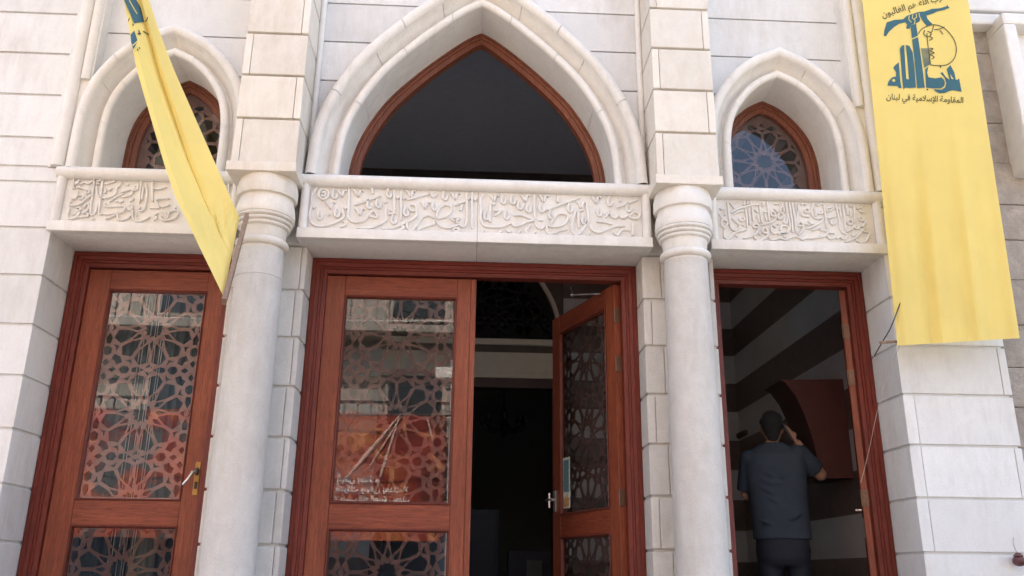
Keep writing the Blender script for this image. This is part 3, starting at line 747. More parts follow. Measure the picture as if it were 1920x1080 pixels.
# ------------------------------------------------------------------ vestibule behind the doors
XR, YB, CZ = 3.13, 4.5, 4.85
B0, BS = 1.84, .337
w = MB(); w.box(-3.2, 3.2, .55, YB+.0, FL-.15, FL); w.build('vestibule_floor', 'floor', mosque)
w = MB(); w.box(-3.25, 3.25, .42, YB+.2, CZ, CZ+.2); w.build('vestibule_ceiling', 'ceil', mosque)
def striped_mat():
    m, nt, p, o = newmat('striped marble')
    v = coords(nt); sp = nt.nodes.new('ShaderNodeSeparateXYZ'); nt.links.new(v, sp.inputs[0])
    f = mathn(nt, 'FRACT', mathn(nt, 'DIVIDE', mathn(nt, 'SUBTRACT', sp.outputs[2], B0-20*BS), 2*BS), 0)
    st = mathn(nt, 'GREATER_THAN', f, .5)
    n = noise(nt, v, 7, 8, .7, 1.0); n2 = noise(nt, v, 2, 4, .6)
    dk = ramp(nt, n, [(.3, (.085, .068, .062)), (.7, (.16, .12, .10))]); lt = ramp(nt, n2, [(.3, (.40, .41, .42)), (.7, (.50, .51, .52))])
    nt.links.new(mixc(nt, st, dk, lt), p.inputs['Base Color']); p.inputs['Roughness'].default_value = .4
    return m
M['stripes'] = striped_mat()
def striped(side):
    w = MB(); w.box(min(side*XR, side*(XR+.12)), max(side*XR, side*(XR+.12)), .48, YB, FL, CZ); w.build('vestibule_wall', 'stripes', mosque)
striped(1); striped(-1)
INNER = [(0, 4.02), (.2, 3.93), (.45, 3.75), (.7, 3.48), (.88, 3.2), (.97, 2.95), (.985, 2.66)]
for sx in (-1, 1):
    w = MB(); w.box(min(sx*1.08, sx*XR), max(sx*1.08, sx*XR), YB, YB+.2, FL, CZ); w.build('vestibule_wall', 'stripes', mosque)
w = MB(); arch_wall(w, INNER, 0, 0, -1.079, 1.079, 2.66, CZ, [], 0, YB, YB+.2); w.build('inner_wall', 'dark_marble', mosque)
for q in ((YB-.03, 2.585, 2.66), (YB, 2.26, 2.50), (YB-.03, 2.185, 2.259)):
    w = MB(); w.box(-1.079, 1.079, q[0], YB+.2, q[1], q[2], .01); w.build('inner_ledge', 'light_marble', mosque)
w = MB(); w.box(-1.079, 1.079, YB+.01, YB+.2, 2.5, 2.585); w.build('inner_band', 'dark_marble', mosque)
w = MB(); sweep_arch(w, INNER, 0, [(.06, YB), (.055, YB-.035), (.03, YB-.04), (.005, YB-.03), (0, YB+.1)]); w.build('inner_arch_trim', 'light_marble', mosque, recalc=False)
fr = MB(); c = full_curve(INNER, 0, 0)
iw = fretwork('inner_fretwork', c, None, 0, 3.2, .30, YB+.08, .02, mosque, lambda x, z: abs(x) < half_x(INNER, -.04, z)-.002 and z > 2.70, 'fret_dark')
fr.bm.free()
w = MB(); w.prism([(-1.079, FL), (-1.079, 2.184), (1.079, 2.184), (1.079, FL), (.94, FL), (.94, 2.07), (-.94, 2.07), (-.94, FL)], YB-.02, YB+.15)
w.build('inner_door_frame', 'darkwood_shade', mosque)
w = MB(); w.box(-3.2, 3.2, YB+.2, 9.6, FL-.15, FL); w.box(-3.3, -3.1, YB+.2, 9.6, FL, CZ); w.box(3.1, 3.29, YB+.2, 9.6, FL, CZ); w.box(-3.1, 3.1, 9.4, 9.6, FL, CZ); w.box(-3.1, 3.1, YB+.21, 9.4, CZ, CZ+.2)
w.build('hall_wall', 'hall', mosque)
# door closer arm above the open leaf
k = MB(); p = at(1072, 548, 1.05); q = at(1128, 550, .62)
k.tube([at(1125, 551, .6), at(1075, 553, .75)], .006); k.tube([at(1075, 553, .75), at(1070, 540, .6)], .006); k.ellipsoid(at(1073, 553, .75), (.016, .016, .012)); k.build('door_closer', 'metal', mosque)

# chandelier and hall furniture, far inside
ch = thing('chandelier', 'dark hanging chandelier dimly seen through the open centre door', 'chandelier')
pc = at(945, 800, 7.0)
k = MB(); k.tube([(pc.x, 7, CZ), (pc.x, 7, pc.z+.2)], .012); k.lathe([(.01, pc.z+.3), (.05, pc.z+.22), (.03, pc.z+.1), (.09, pc.z), (.05, pc.z-.1), (.01, pc.z-.16)], pc.x, 7, 16); k.build('stem', 'black', ch)
for i in range(8):
    a = 2*math.pi*i/8; k = MB()
    pts = [(pc.x+r*math.cos(a), 7+r*math.sin(a), pc.z+dz) for r, dz in ((.05, 0), (.15, -.07), (.27, -.05), (.32, .04))]
    k.tube([tuple(v) for v in spline(pts, 4)], .012, 6); k.lathe([(.012, pts[-1][2]), (.035, pts[-1][2]+.02), (.045, pts[-1][2]+.09), (.02, pts[-1][2]+.10)], pts[-1][0], pts[-1][1], 10); k.build('branch', 'black', ch)
cb = thing('cabinet', 'tall navy cabinet standing in the dark hall behind the centre doors', 'cabinet')
xa, zt = at(937, 955, 6.5).x, at(937, 955, 6.5).z
k = MB(); k.box(xa-.9, xa, 6.5, 6.95, FL, zt, .01); k.build('carcass', 'navy', cb)
k = MB(); k.box(xa-.86, xa-.46, 6.48, 6.498, FL+.1, zt-.05, .004); k.box(xa-.44, xa-.04, 6.48, 6.498, FL+.1, zt-.05, .004); k.build('doors', 'navy', cb)
tb = thing('low_shelf', 'low dark shelf with a pale box at the foot of the hall wall', 'shelf')
p = at(990, 1032, 6.0); k = MB(); k.box(p.x-.25, p.x+.35, 6.0, 6.4, FL, p.z, .01); k.build('shelf', 'navy', tb)
k = MB(); k.box(p.x-.02, p.x+.18, 5.96, 5.999, FL+.05, p.z-.12, .006); k.build('front_panel', 'hall', tb)

# curtain behind the left leaf
cu = thing('curtain', 'dark blue striped curtain hanging behind the glass of the left door', 'curtain')
rows = []
for z in (FL+.05, 2.05):
    rows.append([(-2.58+.8*i/60, .62+.02*math.sin(i*1.1)+.008*math.sin(i*2.7), z) for i in range(61)])
k = MB(); k.grid(rows); k.build('cloth', 'curtain', cu)
for x in (-2.36, -2.34, -2.30, -2.27, -2.255, -2.22, -2.205):
    k = MB(); k.tube([(x, .592, FL+.05), (x, .592, 2.05)], .0028, 5); k.build('cord', 'curtain_w', cu)

# ------------------------------------------------------------------ red-brown hooded niche on the right wall, ledge
nk = thing('arched_panel', 'red brown panel with a curved side coloured dark as shade on the striped wall behind the man', 'panel')
out = [(1548, 897), (1536, 880), (1531, 850), (1522, 815), (1508, 775), (1492, 742), (1474, 718), (1462, 712), (1600, 714), (1640, 712), (1640, 897)]
YP = 1.55
W0 = [at(a, b, YP) for a, b in out]
pts = [(min(p.x, XR-.006), p.z) for p in W0[:9]] + [(XR-.005, W0[9].z), (XR-.005, W0[10].z)]
k = MB(); k.prism(pts[:8] + pts[9:], YP, YP+.03); k.build('front_board', 'redpanel', nk)
k = MB(); k.prism([(x+.006, z-.004) for x, z in pts[:8]] + [(XR-.006, pts[9][1]-.006), (XR-.006, pts[10][1]+.004)], YP+.031, YP+.42); k.build('shade_hood', 'darkwood_shade', nk)  # shade along the curved side is put into this dark colour
sh = thing('wall_ledge', 'small dark ledge on the back wall left of the man', 'shelf')
p = at(1398, 812, 4.3); k = MB(); k.box(p.x-.05, p.x+.35, 4.2, YB-.002, p.z-.03, p.z+.02, .006); k.box(p.x+.02, p.x+.3, 4.3, YB-.002, p.z-.12, p.z-.031, .02); k.build('ledge', 'dark_marble', sh)

# ------------------------------------------------------------------ the man on the phone
def remesh(o, vox, it=6, fac=.5):
    m = o.modifiers.new('r', 'REMESH'); m.mode = 'VOXEL'; m.voxel_size = vox; m.use_smooth_shade = True
    s = o.modifiers.new('s', 'SMOOTH'); s.iterations = it; s.factor = fac
    me = bpy.data.meshes.new_from_object(o.evaluated_get(bpy.context.evaluated_depsgraph_get()))
    o.modifiers.clear(); old = o.data; mt = old.materials[0]; o.data = me; me.materials.clear(); me.materials.append(mt)
    for p in me.polygons: p.use_smooth = True
    return o
YM = 1.15
man = thing('person', 'man in a dark shirt seen from behind in the right doorway, phone at his ear', 'person')
top = at(1450, 772, YM).z; cxm = at(1455, 900, YM).x
def loft(mb, rings, seg=24):
    rows = []
    for (x, y, z, rx, ry) in rings:
        rows.append([(x+rx*math.copysign(abs(math.cos(a))**.86, math.cos(a)), y+ry*math.copysign(abs(math.sin(a))**.86, math.sin(a)), z) for a in [2*math.pi*k/seg for k in range(seg)]])
    vr = mb.grid(rows, True, True); mb.bm.faces.new(vr[0][::-1]); mb.bm.faces.new(vr[-1])
hx = at(1447, 800, YM).x; hz = top-.125                      # head centre
sz = at(1460, 842, YM).z                                     # shoulder height
hem = at(1465, 1012, YM).z; 
shR = Vector((cxm+.165, YM, sz-.035)); elR = at(1526, 893, YM+.10); haR = at(1486, 824, YM+.01)
shL = Vector((cxm-.175, YM, sz-.065)); elL = Vector((cxm-.225, YM+.05, sz-.33)); haL = Vector((cxm-.10, YM+.27, sz-.36))
# body: one continuous mesh
b = MB()
b.ellipsoid((hx, YM+.01, hz), (.076, .098, .118)); b.ellipsoid((hx+.006, YM+.06, hz-.05), (.056, .062, .075))       # skull, jaw
b.ellipsoid((hx+.012, YM+.118, hz-.02), (.014, .02, .028), 10, 8); b.ellipsoid((hx+.01, YM+.105, hz-.065), (.025, .014, .010), 10, 8)
for sx in (-1, 1): b.ellipsoid((hx+sx*.078, YM+.012, hz-.012), (.010, .022, .034), 12, 8); b.ellipsoid((hx+.01+sx*.032, YM+.098, hz+.012), (.016, .014, .010), 10, 8)
b.tube([(hx, YM-.005, hz-.06), (cxm-.01, YM-.01, sz+.02), (cxm, YM, sz-.08)], [.060, .066, .10], 18)
loft(b, [(cxm, YM, sz-.02, .11, .08), (cxm, YM, sz-.10, .19, .11), (cxm, YM, sz-.35, .17, .115), (cxm, YM, hem+.10, .165, .115), (cxm, YM, hem-.02, .17, .12)])
for s_, e_, h_ in ((shR, elR, haR), (shL, elL, haL)):
    b.tube([s_, s_.lerp(e_, .5), e_], [.060, .052, .044], 14); b.tube([e_, e_.lerp(h_, .3), e_.lerp(h_, .92)], [.045, .045, .028], 14); b.ellipsoid(e_, (.046, .046, .046))
for sx in (-1, 1):
    b.tube([(cxm+sx*.085, YM, hem), (cxm+sx*.095, YM+.01, FL+.48), (cxm+sx*.10, YM, FL+.06)], [.085, .058, .042], 14)
    b.ellipsoid((cxm+sx*.105, YM+.07, FL+.04), (.045, .12, .04))
def hand(mb, wrist, dirv, palmn, curl, side):
    d = dirv.normalized(); n = palmn.normalized(); s_ = d.cross(n).normalized()*side
    for i in range(5):
        t = -1+2*i/4
        mb.tube([wrist+d*(-.01)+s_*t*.018, wrist+d*.045+s_*t*.032, wrist+d*.088+s_*t*.034], [.014, .0135, .011], 8)
    for i, (L, off) in enumerate(((.068, -.031), (.078, -.011), (.073, .010), (.058, .030))):
        base = wrist+d*.088+s_*off; p = base; pts = [base]; dd = d.copy()
        for j in range(3):
            dd = (dd*math.cos(curl*(.6+.3*j)) + n*math.sin(curl*(.6+.3*j))).normalized(); p = p+dd*(L/3); pts.append(p)
        mb.tube(pts, [.0092, .0088, .0082, .0068], 8)
    tb_ = wrist+d*.03-s_*.032
    mb.tube([tb_, tb_+d*.028-s_*.022+n*.012, tb_+d*.058-s_*.022+n*.026], [.012, .0105, .008], 8)
    mb.ellipsoid(wrist+d*.05, (.03, .03, .03))
dR = (haR-elR).normalized(); hand(b, elR.lerp(haR, .93), (dR+Vector((-.05, 0, .35))), Vector((-1, .1, .1)), .35, 1)
dL = (haL-elL).normalized(); hand(b, elL.lerp(haL, .93), dL, Vector((0, 0, -1)), .4, 1)
body = b.build('body', 'skin', man); remesh(body, .0065, 3)
# clothes and hair
c = MB()
loft(c, [(hx*.3+cxm*.7, YM-.005, sz+.045, .075, .07), (cxm-.01, YM, sz+.01, .135, .095), (cxm, YM, sz-.05, .215, .128), (cxm, YM-.005, sz-.14, .232, .140), (cxm, YM, sz-.30, .222, .142), (cxm+.005, YM, sz-.45, .212, .142), (cxm+.01, YM+.005, hem+.12, .212, .145), (cxm+.012, YM, hem, .212, .150)], 32)
for s_, e_, fr_ in ((shR, elR, .80), (shL, elL, .95)):
    c.tube([s_+Vector((0, 0, .012)), s_.lerp(e_, .45), s_.lerp(e_, fr_)], [.080, .080, .076], 18); c.ellipsoid(s_+Vector((0, 0, -.01)), (.085, .088, .075))
# folds across the back
random.seed(5)
for i in range(9):
    x0 = cxm+random.uniform(-.07, .07); z0 = hem+random.uniform(.10, .48); d_ = random.choice((-1, 1))
    c.tube([(x0, YM-.135, z0), (x0+.06*d_, YM-.146, z0+.02), (x0+.13*d_, YM-.130, z0+.06)], [.004, .012, .004], 8)
shirt = c.build('shirt', 'shirt', man); remesh(shirt, .010, 5)
t = MB()
loft(t, [(cxm+.01, YM, hem+.06, .19, .135), (cxm+.01, YM, hem-.06, .195, .14), (cxm+.01, YM, hem-.14, .19, .135), (cxm+.01, YM, hem-.19, .16, .11)])
for sx in (-1, 1): t.tube([(cxm+.01+sx*.095, YM, hem-.08), (cxm+.01+sx*.105, YM+.01, FL+.48), (cxm+.01+sx*.11, YM, FL+.10)], [.105, .085, .075], 18)
tr = t.build('trousers', 'trousers', man); remesh(tr, .012, 4)
t = MB()
for sx in (-1, 1): t.ellipsoid((cxm+sx*.105, YM+.08, FL+.045), (.052, .14, .05))
t.build('shoes', 'black', man)
hr = MB(); hr.ellipsoid((hx, YM-.008, hz+.034), (.083, .100, .094), 28, 18); hr.ellipsoid((hx, YM-.030, hz+.02), (.081, .082, .086), 28, 18); hr.ellipsoid((hx-.002, YM-.040, hz-.030), (.064, .050, .062), 24, 14); hr.ellipsoid((hx, YM-.045, hz-.07), (.046, .032, .05), 20, 12)
for i in range(60):
    a_, e_ = random.uniform(0, 6.283), random.uniform(-.5, 1.5); hr.ellipsoid((hx+.078*math.cos(a_)*math.cos(e_), YM-.012+.092*math.sin(a_)*math.cos(e_), hz+.034+.086*math.sin(e_)), (.016, .016, .014), 8, 6)
hr.bm.verts.ensure_lookup_table(); hr.ellipsoid((hx, YM+.02, hz+.07), (.070, .085, .066), 24, 14)
remesh(hr.build('hair', 'hair', man), .0065, 1)
ph = thing('mobile_phone', 'dark mobile phone held to the ear of the man in the doorway', 'phone')
pp = at(1470, 808, YM-.02)
k = MB(); k.box(-.005, .005, -.036, .036, -.075, .075, .003); o = k.build('case', 'black', ph)
k = MB(); k.box(-.0072, -.0052, -.031, .031, -.066, .066); k.build('screen', 'window_dark', ph)
ph.matrix_world = Matrix.Translation((hx+.112, YM-.012, hz-.035)) @ Matrix.Rotation(R(-30), 4, 'Y') @ Matrix.Rotation(R(20), 4, 'X')

man.matrix_world = Matrix.Translation((cxm, YM, 0)) @ Matrix.Rotation(R(-17), 4, 'Z') @ Matrix.Translation((-cxm, -YM, 0))
ph.matrix_world = man.matrix_world @ ph.matrix_world
# ------------------------------------------------------------------ hanging banners
ARF = {'ا': 'ﺍﺎ', 'أ': 'ﺃﺄ', 'إ': 'ﺇﺈ', 'ب': 'ﺏﺐﺑﺒ', 'ة': 'ﺓﺔ', 'ت': 'ﺕﺖﺗﺘ', 'ح': 'ﺡﺢﺣﺤ', 'د': 'ﺩﺪ', 'ر': 'ﺭﺮ', 'ز': 'ﺯﺰ', 'س': 'ﺱﺲﺳﺴ', 'ش': 'ﺵﺶﺷﺸ', 'ط': 'ﻁﻂﻃﻄ', 'ع': 'ﻉﻊﻋﻌ', 'غ': 'ﻍﻎﻏﻐ', 'ف': 'ﻑﻒﻓﻔ', 'ق': 'ﻕﻖﻗﻘ', 'ك': 'ﻙﻚﻛﻜ', 'ل': 'ﻝﻞﻟﻠ', 'م': 'ﻡﻢﻣﻤ', 'ن': 'ﻥﻦﻧﻨ', 'ه': 'ﻩﻪﻫﻬ', 'و': 'ﻭﻮ', 'ى': 'ﻯﻰ', 'ي': 'ﻱﻲﻳﻴ'}
LA = {'ا': 'ﻻﻼ', 'أ': 'ﻷﻸ', 'إ': 'ﻹﻺ'}
def shape_ar(s):
    out = []; i = 0; prev = False                 # prev: previous letter joins forward
    while i < len(s):
        c = s[i]
        if c == 'ل' and i+1 < len(s) and s[i+1] in LA:
            out.append(LA[s[i+1]][1 if prev else 0]); prev = False; i += 2; continue
        if c not in ARF: out.append(c); prev = False; i += 1; continue
        f = ARF[c]; dual = len(f) == 4
        nxt = i+1 < len(s) and s[i+1] in ARF
        if dual and nxt: out.append(f[3] if prev else f[2]); prev = True
        else: out.append(f[1] if prev else f[0]); prev = False
        i += 1
    return ''.join(out[::-1])
def text_polys(s, bold=0):
    """faces of a line of lettering as 2D polygons, width normalised to 1"""
    cu_ = bpy.data.curves.new('t', 'FONT'); cu_.body = shape_ar(s); cu_.resolution_u = 3; cu_.offset = bold
    o = bpy.data.objects.new('t', cu_); COL.objects.link(o)
    me = bpy.data.meshes.new_from_object(o.evaluated_get(bpy.context.evaluated_depsgraph_get()))
    xs = [v.co.x for v in me.vertices]; x0, x1 = min(xs), max(xs); w_ = x1-x0
    P = [[((me.vertices[i].co.x-x0)/w_, me.vertices[i].co.y/w_) for i in p.vertices] for p in me.polygons]
    bpy.data.objects.remove(o); bpy.data.meshes.remove(me); return P
def stroke2(pts, hw):
    P = spline([Vector(p) for p in pts], 5); q = []
    L, Rr = [], []
    for i, p in enumerate(P):
        t = (P[min(i+1, len(P)-1)]-P[max(i-1, 0)]).normalized(); n_ = Vector((-t.y, t.x))
        L.append(p+n_*hw); Rr.append(p-n_*hw)
    return [[tuple(L[i]), tuple(L[i+1]), tuple(Rr[i+1]), tuple(Rr[i])] for i in range(len(P)-1)]
# right banner
rb = thing('hanging_banner', 'flat yellow banner with a teal emblem hanging on the right pier', 'banner', 'yellow banners hung on the front')
def lerp(a, b, t): return a+(b-a)*t
def edge(tab, y):
    for (y0, x0), (y1, x1) in zip(tab, tab[1:]):
        if y <= y1 or (y1, x1) == tab[-1]: return lerp(x0, x1, (y-y0)/(y1-y0))
LE = [(-260, 1592), (0, 1617), (648, 1683)]; RE = [(-260, 1778), (0, 1815), (634, 1912)]
def banner_y(px, py):
    u = (px-edge(LE, py))/max(1, edge(RE, py)-edge(LE, py))
    amp = max(0, min(1, (py-190)/250))
    cr = sum(.005*math.exp(-((py-c_)/5)**2) for c_ in (95, 262, 395, 520))
    return -.235 - cr - .012*math.sin(u*9+py*.004) - .03*u*(1-u) + amp*(.016*math.sin(u*23+.5+py*.0015)+.010*math.sin(u*41+py*.003)) 
k = MB(); rows = []
for j in range(61):
    v = j/60; r = []
    for i in range(49):
        u = i/48; yy = lerp(-260, lerp(648, 634, u), v)
        px = lerp(edge(LE, yy), edge(RE, yy), u); r.append(at(px, yy, banner_y(px, yy)))
    rows.append(r)
k.grid(rows); cl = k.build('cloth', 'yellow', rb, recalc=False)
def print_on(polys, yfun, mat, name, parent, lift=.003):
    mb = MB(); t = bmesh.new()
    for p in polys:
        try: t.faces.new([t.verts.new((a, b, 0)) for a, b in p])
        except ValueError: pass
    bmesh.ops.remove_doubles(t, verts=t.verts[:], dist=1e-5)
    bmesh.ops.triangulate(t, faces=t.faces[:])
    for _ in range(2):
        lg = [e for e in t.edges if e.calc_length() > 9]
        if lg: bmesh.ops.subdivide_edges(t, edges=lg, cuts=1); bmesh.ops.triangulate(t, faces=[f for f in t.faces if len(f.verts) > 3])
    for v in t.verts: v.co = at(v.co.x, v.co.y, yfun(v.co.x, v.co.y)-lift)
    mb.bm.free(); mb.bm = t
    return mb.build(name, mat, parent, recalc=False)
def E(pts): return [(1600+a*.1944, a2*.1944) for a, a2 in pts]
rifle = [(293,345),(300,290),(322,215),(395,192),(480,185),(520,150),(630,115),(690,110),(760,85),(830,80),(900,60),(905,42),(913,60),(930,75),(890,88),(880,95),(810,110),(770,130),(705,150),(715,180),(740,210),(762,228),(745,245),(715,252),(690,232),(665,195),(648,165),(640,205),(610,222),(555,240),(545,275),(515,280),(510,265),(520,235),(500,215),(440,230),(395,260),(345,305),(315,350)]
arm1 = [(550,243),(605,226),(622,345),(565,370)]; arm2 = [(568,382),(625,357),(660,600),(690,845),(615,850),(600,680)]
heh = [(328,826),(340,785),(375,745),(412,738),(412,695),(386,655),(402,630),(438,600),(455,790),(466,850),(440,850),(425,830)]
lam = [(450,470),(468,440),(490,433),(500,600),(511,762),(536,765),(524,600),(508,433),(540,442),(572,500),(590,650),(605,845),(545,850),(500,845),(484,866),(475,800),(462,640)]
ba = [(692,668),(725,640),(712,700),(725,745),(790,755),(850,745),(876,770),(884,800),(876,830),(848,852),(770,853),(702,845)]
zay = [(840,705),(860,695),(890,740),(928,770),(900,665),(937,628),(975,700),(988,768),(1005,770),(1020,755),(1045,885),(960,870),(920,880),(880,898),(830,900),(790,880),(772,860),(852,864),(887,842),(897,800),(880,750)]
print_on([E(p) for p in (rifle, arm1, arm2, heh, lam, ba, zay)], banner_y, 'teal', 'emblem', cl)
circ = lambda cx, cy, r, n=12: [(cx+r*math.cos(2*math.pi*i/n), cy+r*math.sin(2*math.pi*i/n)) for i in range(n)]
hl = [E(circ(390, 776, 15)), E([(935,715),(968,765),(945,760)])] + [E(p) for st in ([(540,150),(535,185),(560,215)], [(575,140),(570,175),(595,195),(585,235)], [(605,135),(610,165),(585,180)], [(632,125),(640,160),(655,190)]) for p in stroke2(st, 3.5)]
print_on(hl, banner_y, 'yellow', 'emblem_highlight', cl, .005)
lines = [[(625,330),(660,280),(720,250),(775,238),(850,255),(920,310),(975,390),(995,480),(975,560),(930,610),(880,630),(800,632),(740,625)], [(710,320),(716,400),(728,500),(745,620)], [(775,240),(760,300),(740,320)], [(780,285),(830,280),(880,258)], [(835,290),(865,330)], [(690,290),(680,330),(720,355),(755,330)], [(715,300),(750,320),(740,350),(765,370),(730,390)], [(735,465),(770,470),(745,490),(780,510),(745,525),(780,550),(755,570)]]
def dense(p): return p
ink = [E(q) for l in lines for q in stroke2(l, 4.2)] + [E(circ(840, 645, 9)), E(circ(715, 863, 9))]
hatch = [E(q) for i in range(9) for q in stroke2([(660+i*9, 463+i*.5), (664+i*9.5, 520), (686+i*6, 655-i*4)], 2.6)]
print_on(hatch, banner_y, 'teal', 'emblem_hatching', cl)
def place_text(s, a, b, up, arc=0):
    """text from pixel a (left end) to b (right end); height scales with up"""
    ax, ay = a; bx, by = b; ux, uy = bx-ax, by-ay
    L = math.hypot(ux, uy); nx, ny = uy/L, -ux/L
    if ny > 0: nx, ny = -nx, -ny
    return [[(ax+ux*x+nx*(y*L*up+arc*4*x*(1-x)), ay+uy*x+ny*(y*L*up+arc*4*x*(1-x))) for x, y in p] for p in text_polys(s, .012)]
ink += place_text('المقاومة الإسلامية في لبنان', (1662, 186), (1806, 193), 1.15)
ink += place_text('فإن حزب الله هم الغالبون', (1655, 33), (1800, -9), 1.1, 1.5)
print_on(ink, banner_y, 'ink', 'lettering', cl, .004)
k = MB(); p0, p1 = at(1650, 642, -.18), at(1906, 630, -.17)
k.tube([p0, p0.lerp(p1, .5), p1], .010, 8); k.build('wooden_bar', 'bar', rb)
# left banner: twisted edge-on, its bar leaning on the left column
lb = thing('hanging_banner', 'twisted yellow banner with a raw wooden bar swinging in front of the left column', 'banner', 'yellow banners hung on the front')
ROWS = [(-300, 196, -.40, 203, -.24, 210, -.12), (-150, 215, -.45, 232, -.28, 238, -.14), (0, 232, -.52, 262, -.32, 279, -.16), (60, 243, -.56, 278, -.34, 299, -.18), (130, 256, -.60, 297, -.36, 326, -.20), (305, 307, -.72, 354, -.44, 403, -.27), (370, 329, -.77, 379, -.48, 432, -.32), (412, 345, -.80, 396, -.52, 449, -.36)]
def prow(y):
    for a, b in zip(ROWS, ROWS[1:]):
        if y <= b[0] or b is ROWS[-1]:
            t = (y-a[0])/(b[0]-a[0]); return [lerp(a[i], b[i], t) for i in range(1, 7)]
def lsec(y):
    """cross-section of the twisted cloth: (u, px, depth) from the near edge over a valley and a fold to the far edge"""
    xl, yl, xm, ym, xr, yr = prow(y); w_ = xr-xl; k_ = min(1, max(.12, 1-(y-180)/200))
    return [(0, xl, yl), (.14, lerp(xl, xm, .22), lerp(yl, ym, .05)), (.42, lerp(xl, xm, .72), lerp(yl, ym, .75)), (.58, xm+.015*w_, ym+.02*k_), (.63, xm-.003*w_*k_+.02*w_*(1-k_), ym-.035*k_), (.72, lerp(xm, xr, .2), ym-.045*k_), (1, xr, lerp(ym, yr, .35)-.01)]
def lsurf(y, u):
    q = lsec(y)
    for a, b in zip(q, q[1:]):
        if u <= b[0] or b is q[-1]:
            t = (u-a[0])/(b[0]-a[0]); return lerp(a[1], b[1], t), lerp(a[2], b[2], t)
BA, BB = (449, 408, -.36), (419, 556, -.92)      # bar ends in the picture, with depth
k = MB(); rows = []
NU = 36
for j in range(41):
    y = lerp(-300, 370, j/40); r = []
    for i in range(NU+1):
        u = i/NU; x, Y = lsurf(y, u); r.append(at(x, y, Y))
    rows.append(r)
last = rows[-1]
for j in range(1, 17):
    s_ = j/16; r = []
    for i in range(NU+1):
        u = i/NU; fr_ = (lsurf(370, u)[0]-329)/(432-329); e = [lerp(BB[q], BA[q], fr_) for q in range(3)]
        q = at(e[0], e[1], e[2]); q = last[i].lerp(q, s_)
        e2 = .5-.5*math.cos(math.pi*s_)
        q = q + Vector((0, -.010*math.sin(u*38+s_*14)*math.sin(math.pi*s_)*(.3+u), 0)); r.append(q)
    rows.append(r)
k.grid(rows); cl2 = k.build('cloth', 'yellow', lb, recalc=False)
def lyf(px, py):
    best = 9
    q = lsec(py)
    for a, b in zip(q, q[1:]):
        lo, hi = min(a[1], b[1]), max(a[1], b[1])
        if lo-1e-6 <= px <= hi+1e-6 and hi > lo: best = min(best, lerp(a[2], b[2], (px-a[1])/(b[1]-a[1])))
    return best if best < 9 else (q[0][2] if px < q[0][1] else q[-1][2])
def E2(pts): return [(220+a*.1204, b*.1204) for a, b in pts]
print_on([E2([(105,0),(180,170),(265,365),(350,350),(420,345),(370,130),(300,0),(255,-90),(80,-90)]), E2([(205,540),(265,475),(305,600),(318,640),(250,770),(215,660)])], lyf, 'teal', 'emblem', cl2, .014)
print_on([E2(q) for st in ([(185,0),(245,110),(308,215)], [(235,705),(260,690),(315,635)]) for q in stroke2(st, 8)], lyf, 'yellow', 'emblem_highlight', cl2, .018)
print_on([E2(q) for st in ([(330,470),(345,500),(320,530),(365,515),(345,545)], [(405,485),(430,500),(460,520),(490,545)], [(430,340),(460,310),(470,265)], [(310,760),(325,790)], [(345,735),(350,760)], [(170,330),(190,280)], [(240,370),(250,400)]) for q in stroke2(st, 8)], lyf, 'ink', 'lettering', cl2, .016)
pa, pb = at(463, 404, -.345), at(420, 566, -.95)
k = MB(); d_ = (pb-pa).normalized(); n1 = d_.cross(Vector((0, 0, 1))).normalized(); n2 = d_.cross(n1)
r1, r2 = .020, .012
rows = [[p+n1*a*r2+n2*b*r1 for a, b in ((1, 1), (-1, 1), (-1, -1), (1, -1))] for p in (pa, pb)]
vr = k.grid(rows, False, True); k.bm.faces.new(vr[0]); k.bm.faces.new(vr[1][::-1]); k.build('wooden_bar', 'bar', lb)

# ------------------------------------------------------------------ wires and small things
k = MB(); k.tube(spline([at(1695, 548, -.24), at(1672, 610, -.22), at(1655, 640, -.1), at(1639, 668, .06)], 6), .004, 6); tag(k.build('wire', 'cable'), 'short black wire behind the lower left corner of the flat yellow banner', 'wire')
k = MB(); k.tube(spline([at(1690, 640, -.2), at(1655, 730, .05), at(1628, 850, .3), at(1614, 905, .36)], 6), .0022, 6); tag(k.build('string', 'string'), 'thin pale string hanging across the right door frame', 'string')
fx = thing('round_fitting', 'small maroon round fitting with a thin wire at the edge of the right pier', 'fitting')
p = at(1911, 1052, -.05); k = MB(); k.ellipsoid(p, (.035, .045, .032)); k.lathe([(.018, p.z+.02), (.03, p.z+.03), (.012, p.z+.05)], p.x, p.y, 14); k.build('knob', 'maroon', fx)
k = MB(); k.tube(spline([p+Vector((0, 0, .04)), p+Vector((-.02, 0, .10)), p+Vector((.01, .03, .14)), p+Vector((.10, .2, .12))], 5), .003, 6); k.build('lead', 'string', fx)

# ------------------------------------------------------------------ neighbour house on the right
nb = thing('stone_house', 'weathered brown sandstone house with a white window surround right of the yellow banner', 'house')
w = MB(); random.seed(21)
k_ = 0; z = -1.6
while z < 7.5:
    hgt = random.choice((.28, .31, .34)); x = 3.60; 
    while x < 9:
        wd = random.uniform(.4, .75)
        w.box(x, min(9, x+wd)-.004, .24+random.uniform(-.008, .008), .6, z+.002, z+hgt-.002, .008); x += wd
    z += hgt
w.box(3.575, 9, .262, 8, -1.6, 7.5); w.build('wall', 'rough', nb)
pw = at(1867, 45, .0)
xw = 4.02; zb_, zt_ = at(1905, 310, .03).z, at(1890, 45, .03).z
w = MB(); w.box(xw, xw+.10, .02, .30, zb_, zt_, .02); w.box(xw, xw+1.3, .02, .30, zt_-.10+.1, zt_+.10, .02); w.box(xw+1.2, xw+1.3, .02, .30, zb_, zt_, .02); w.build('window_surround', 'whitepaint', nb)
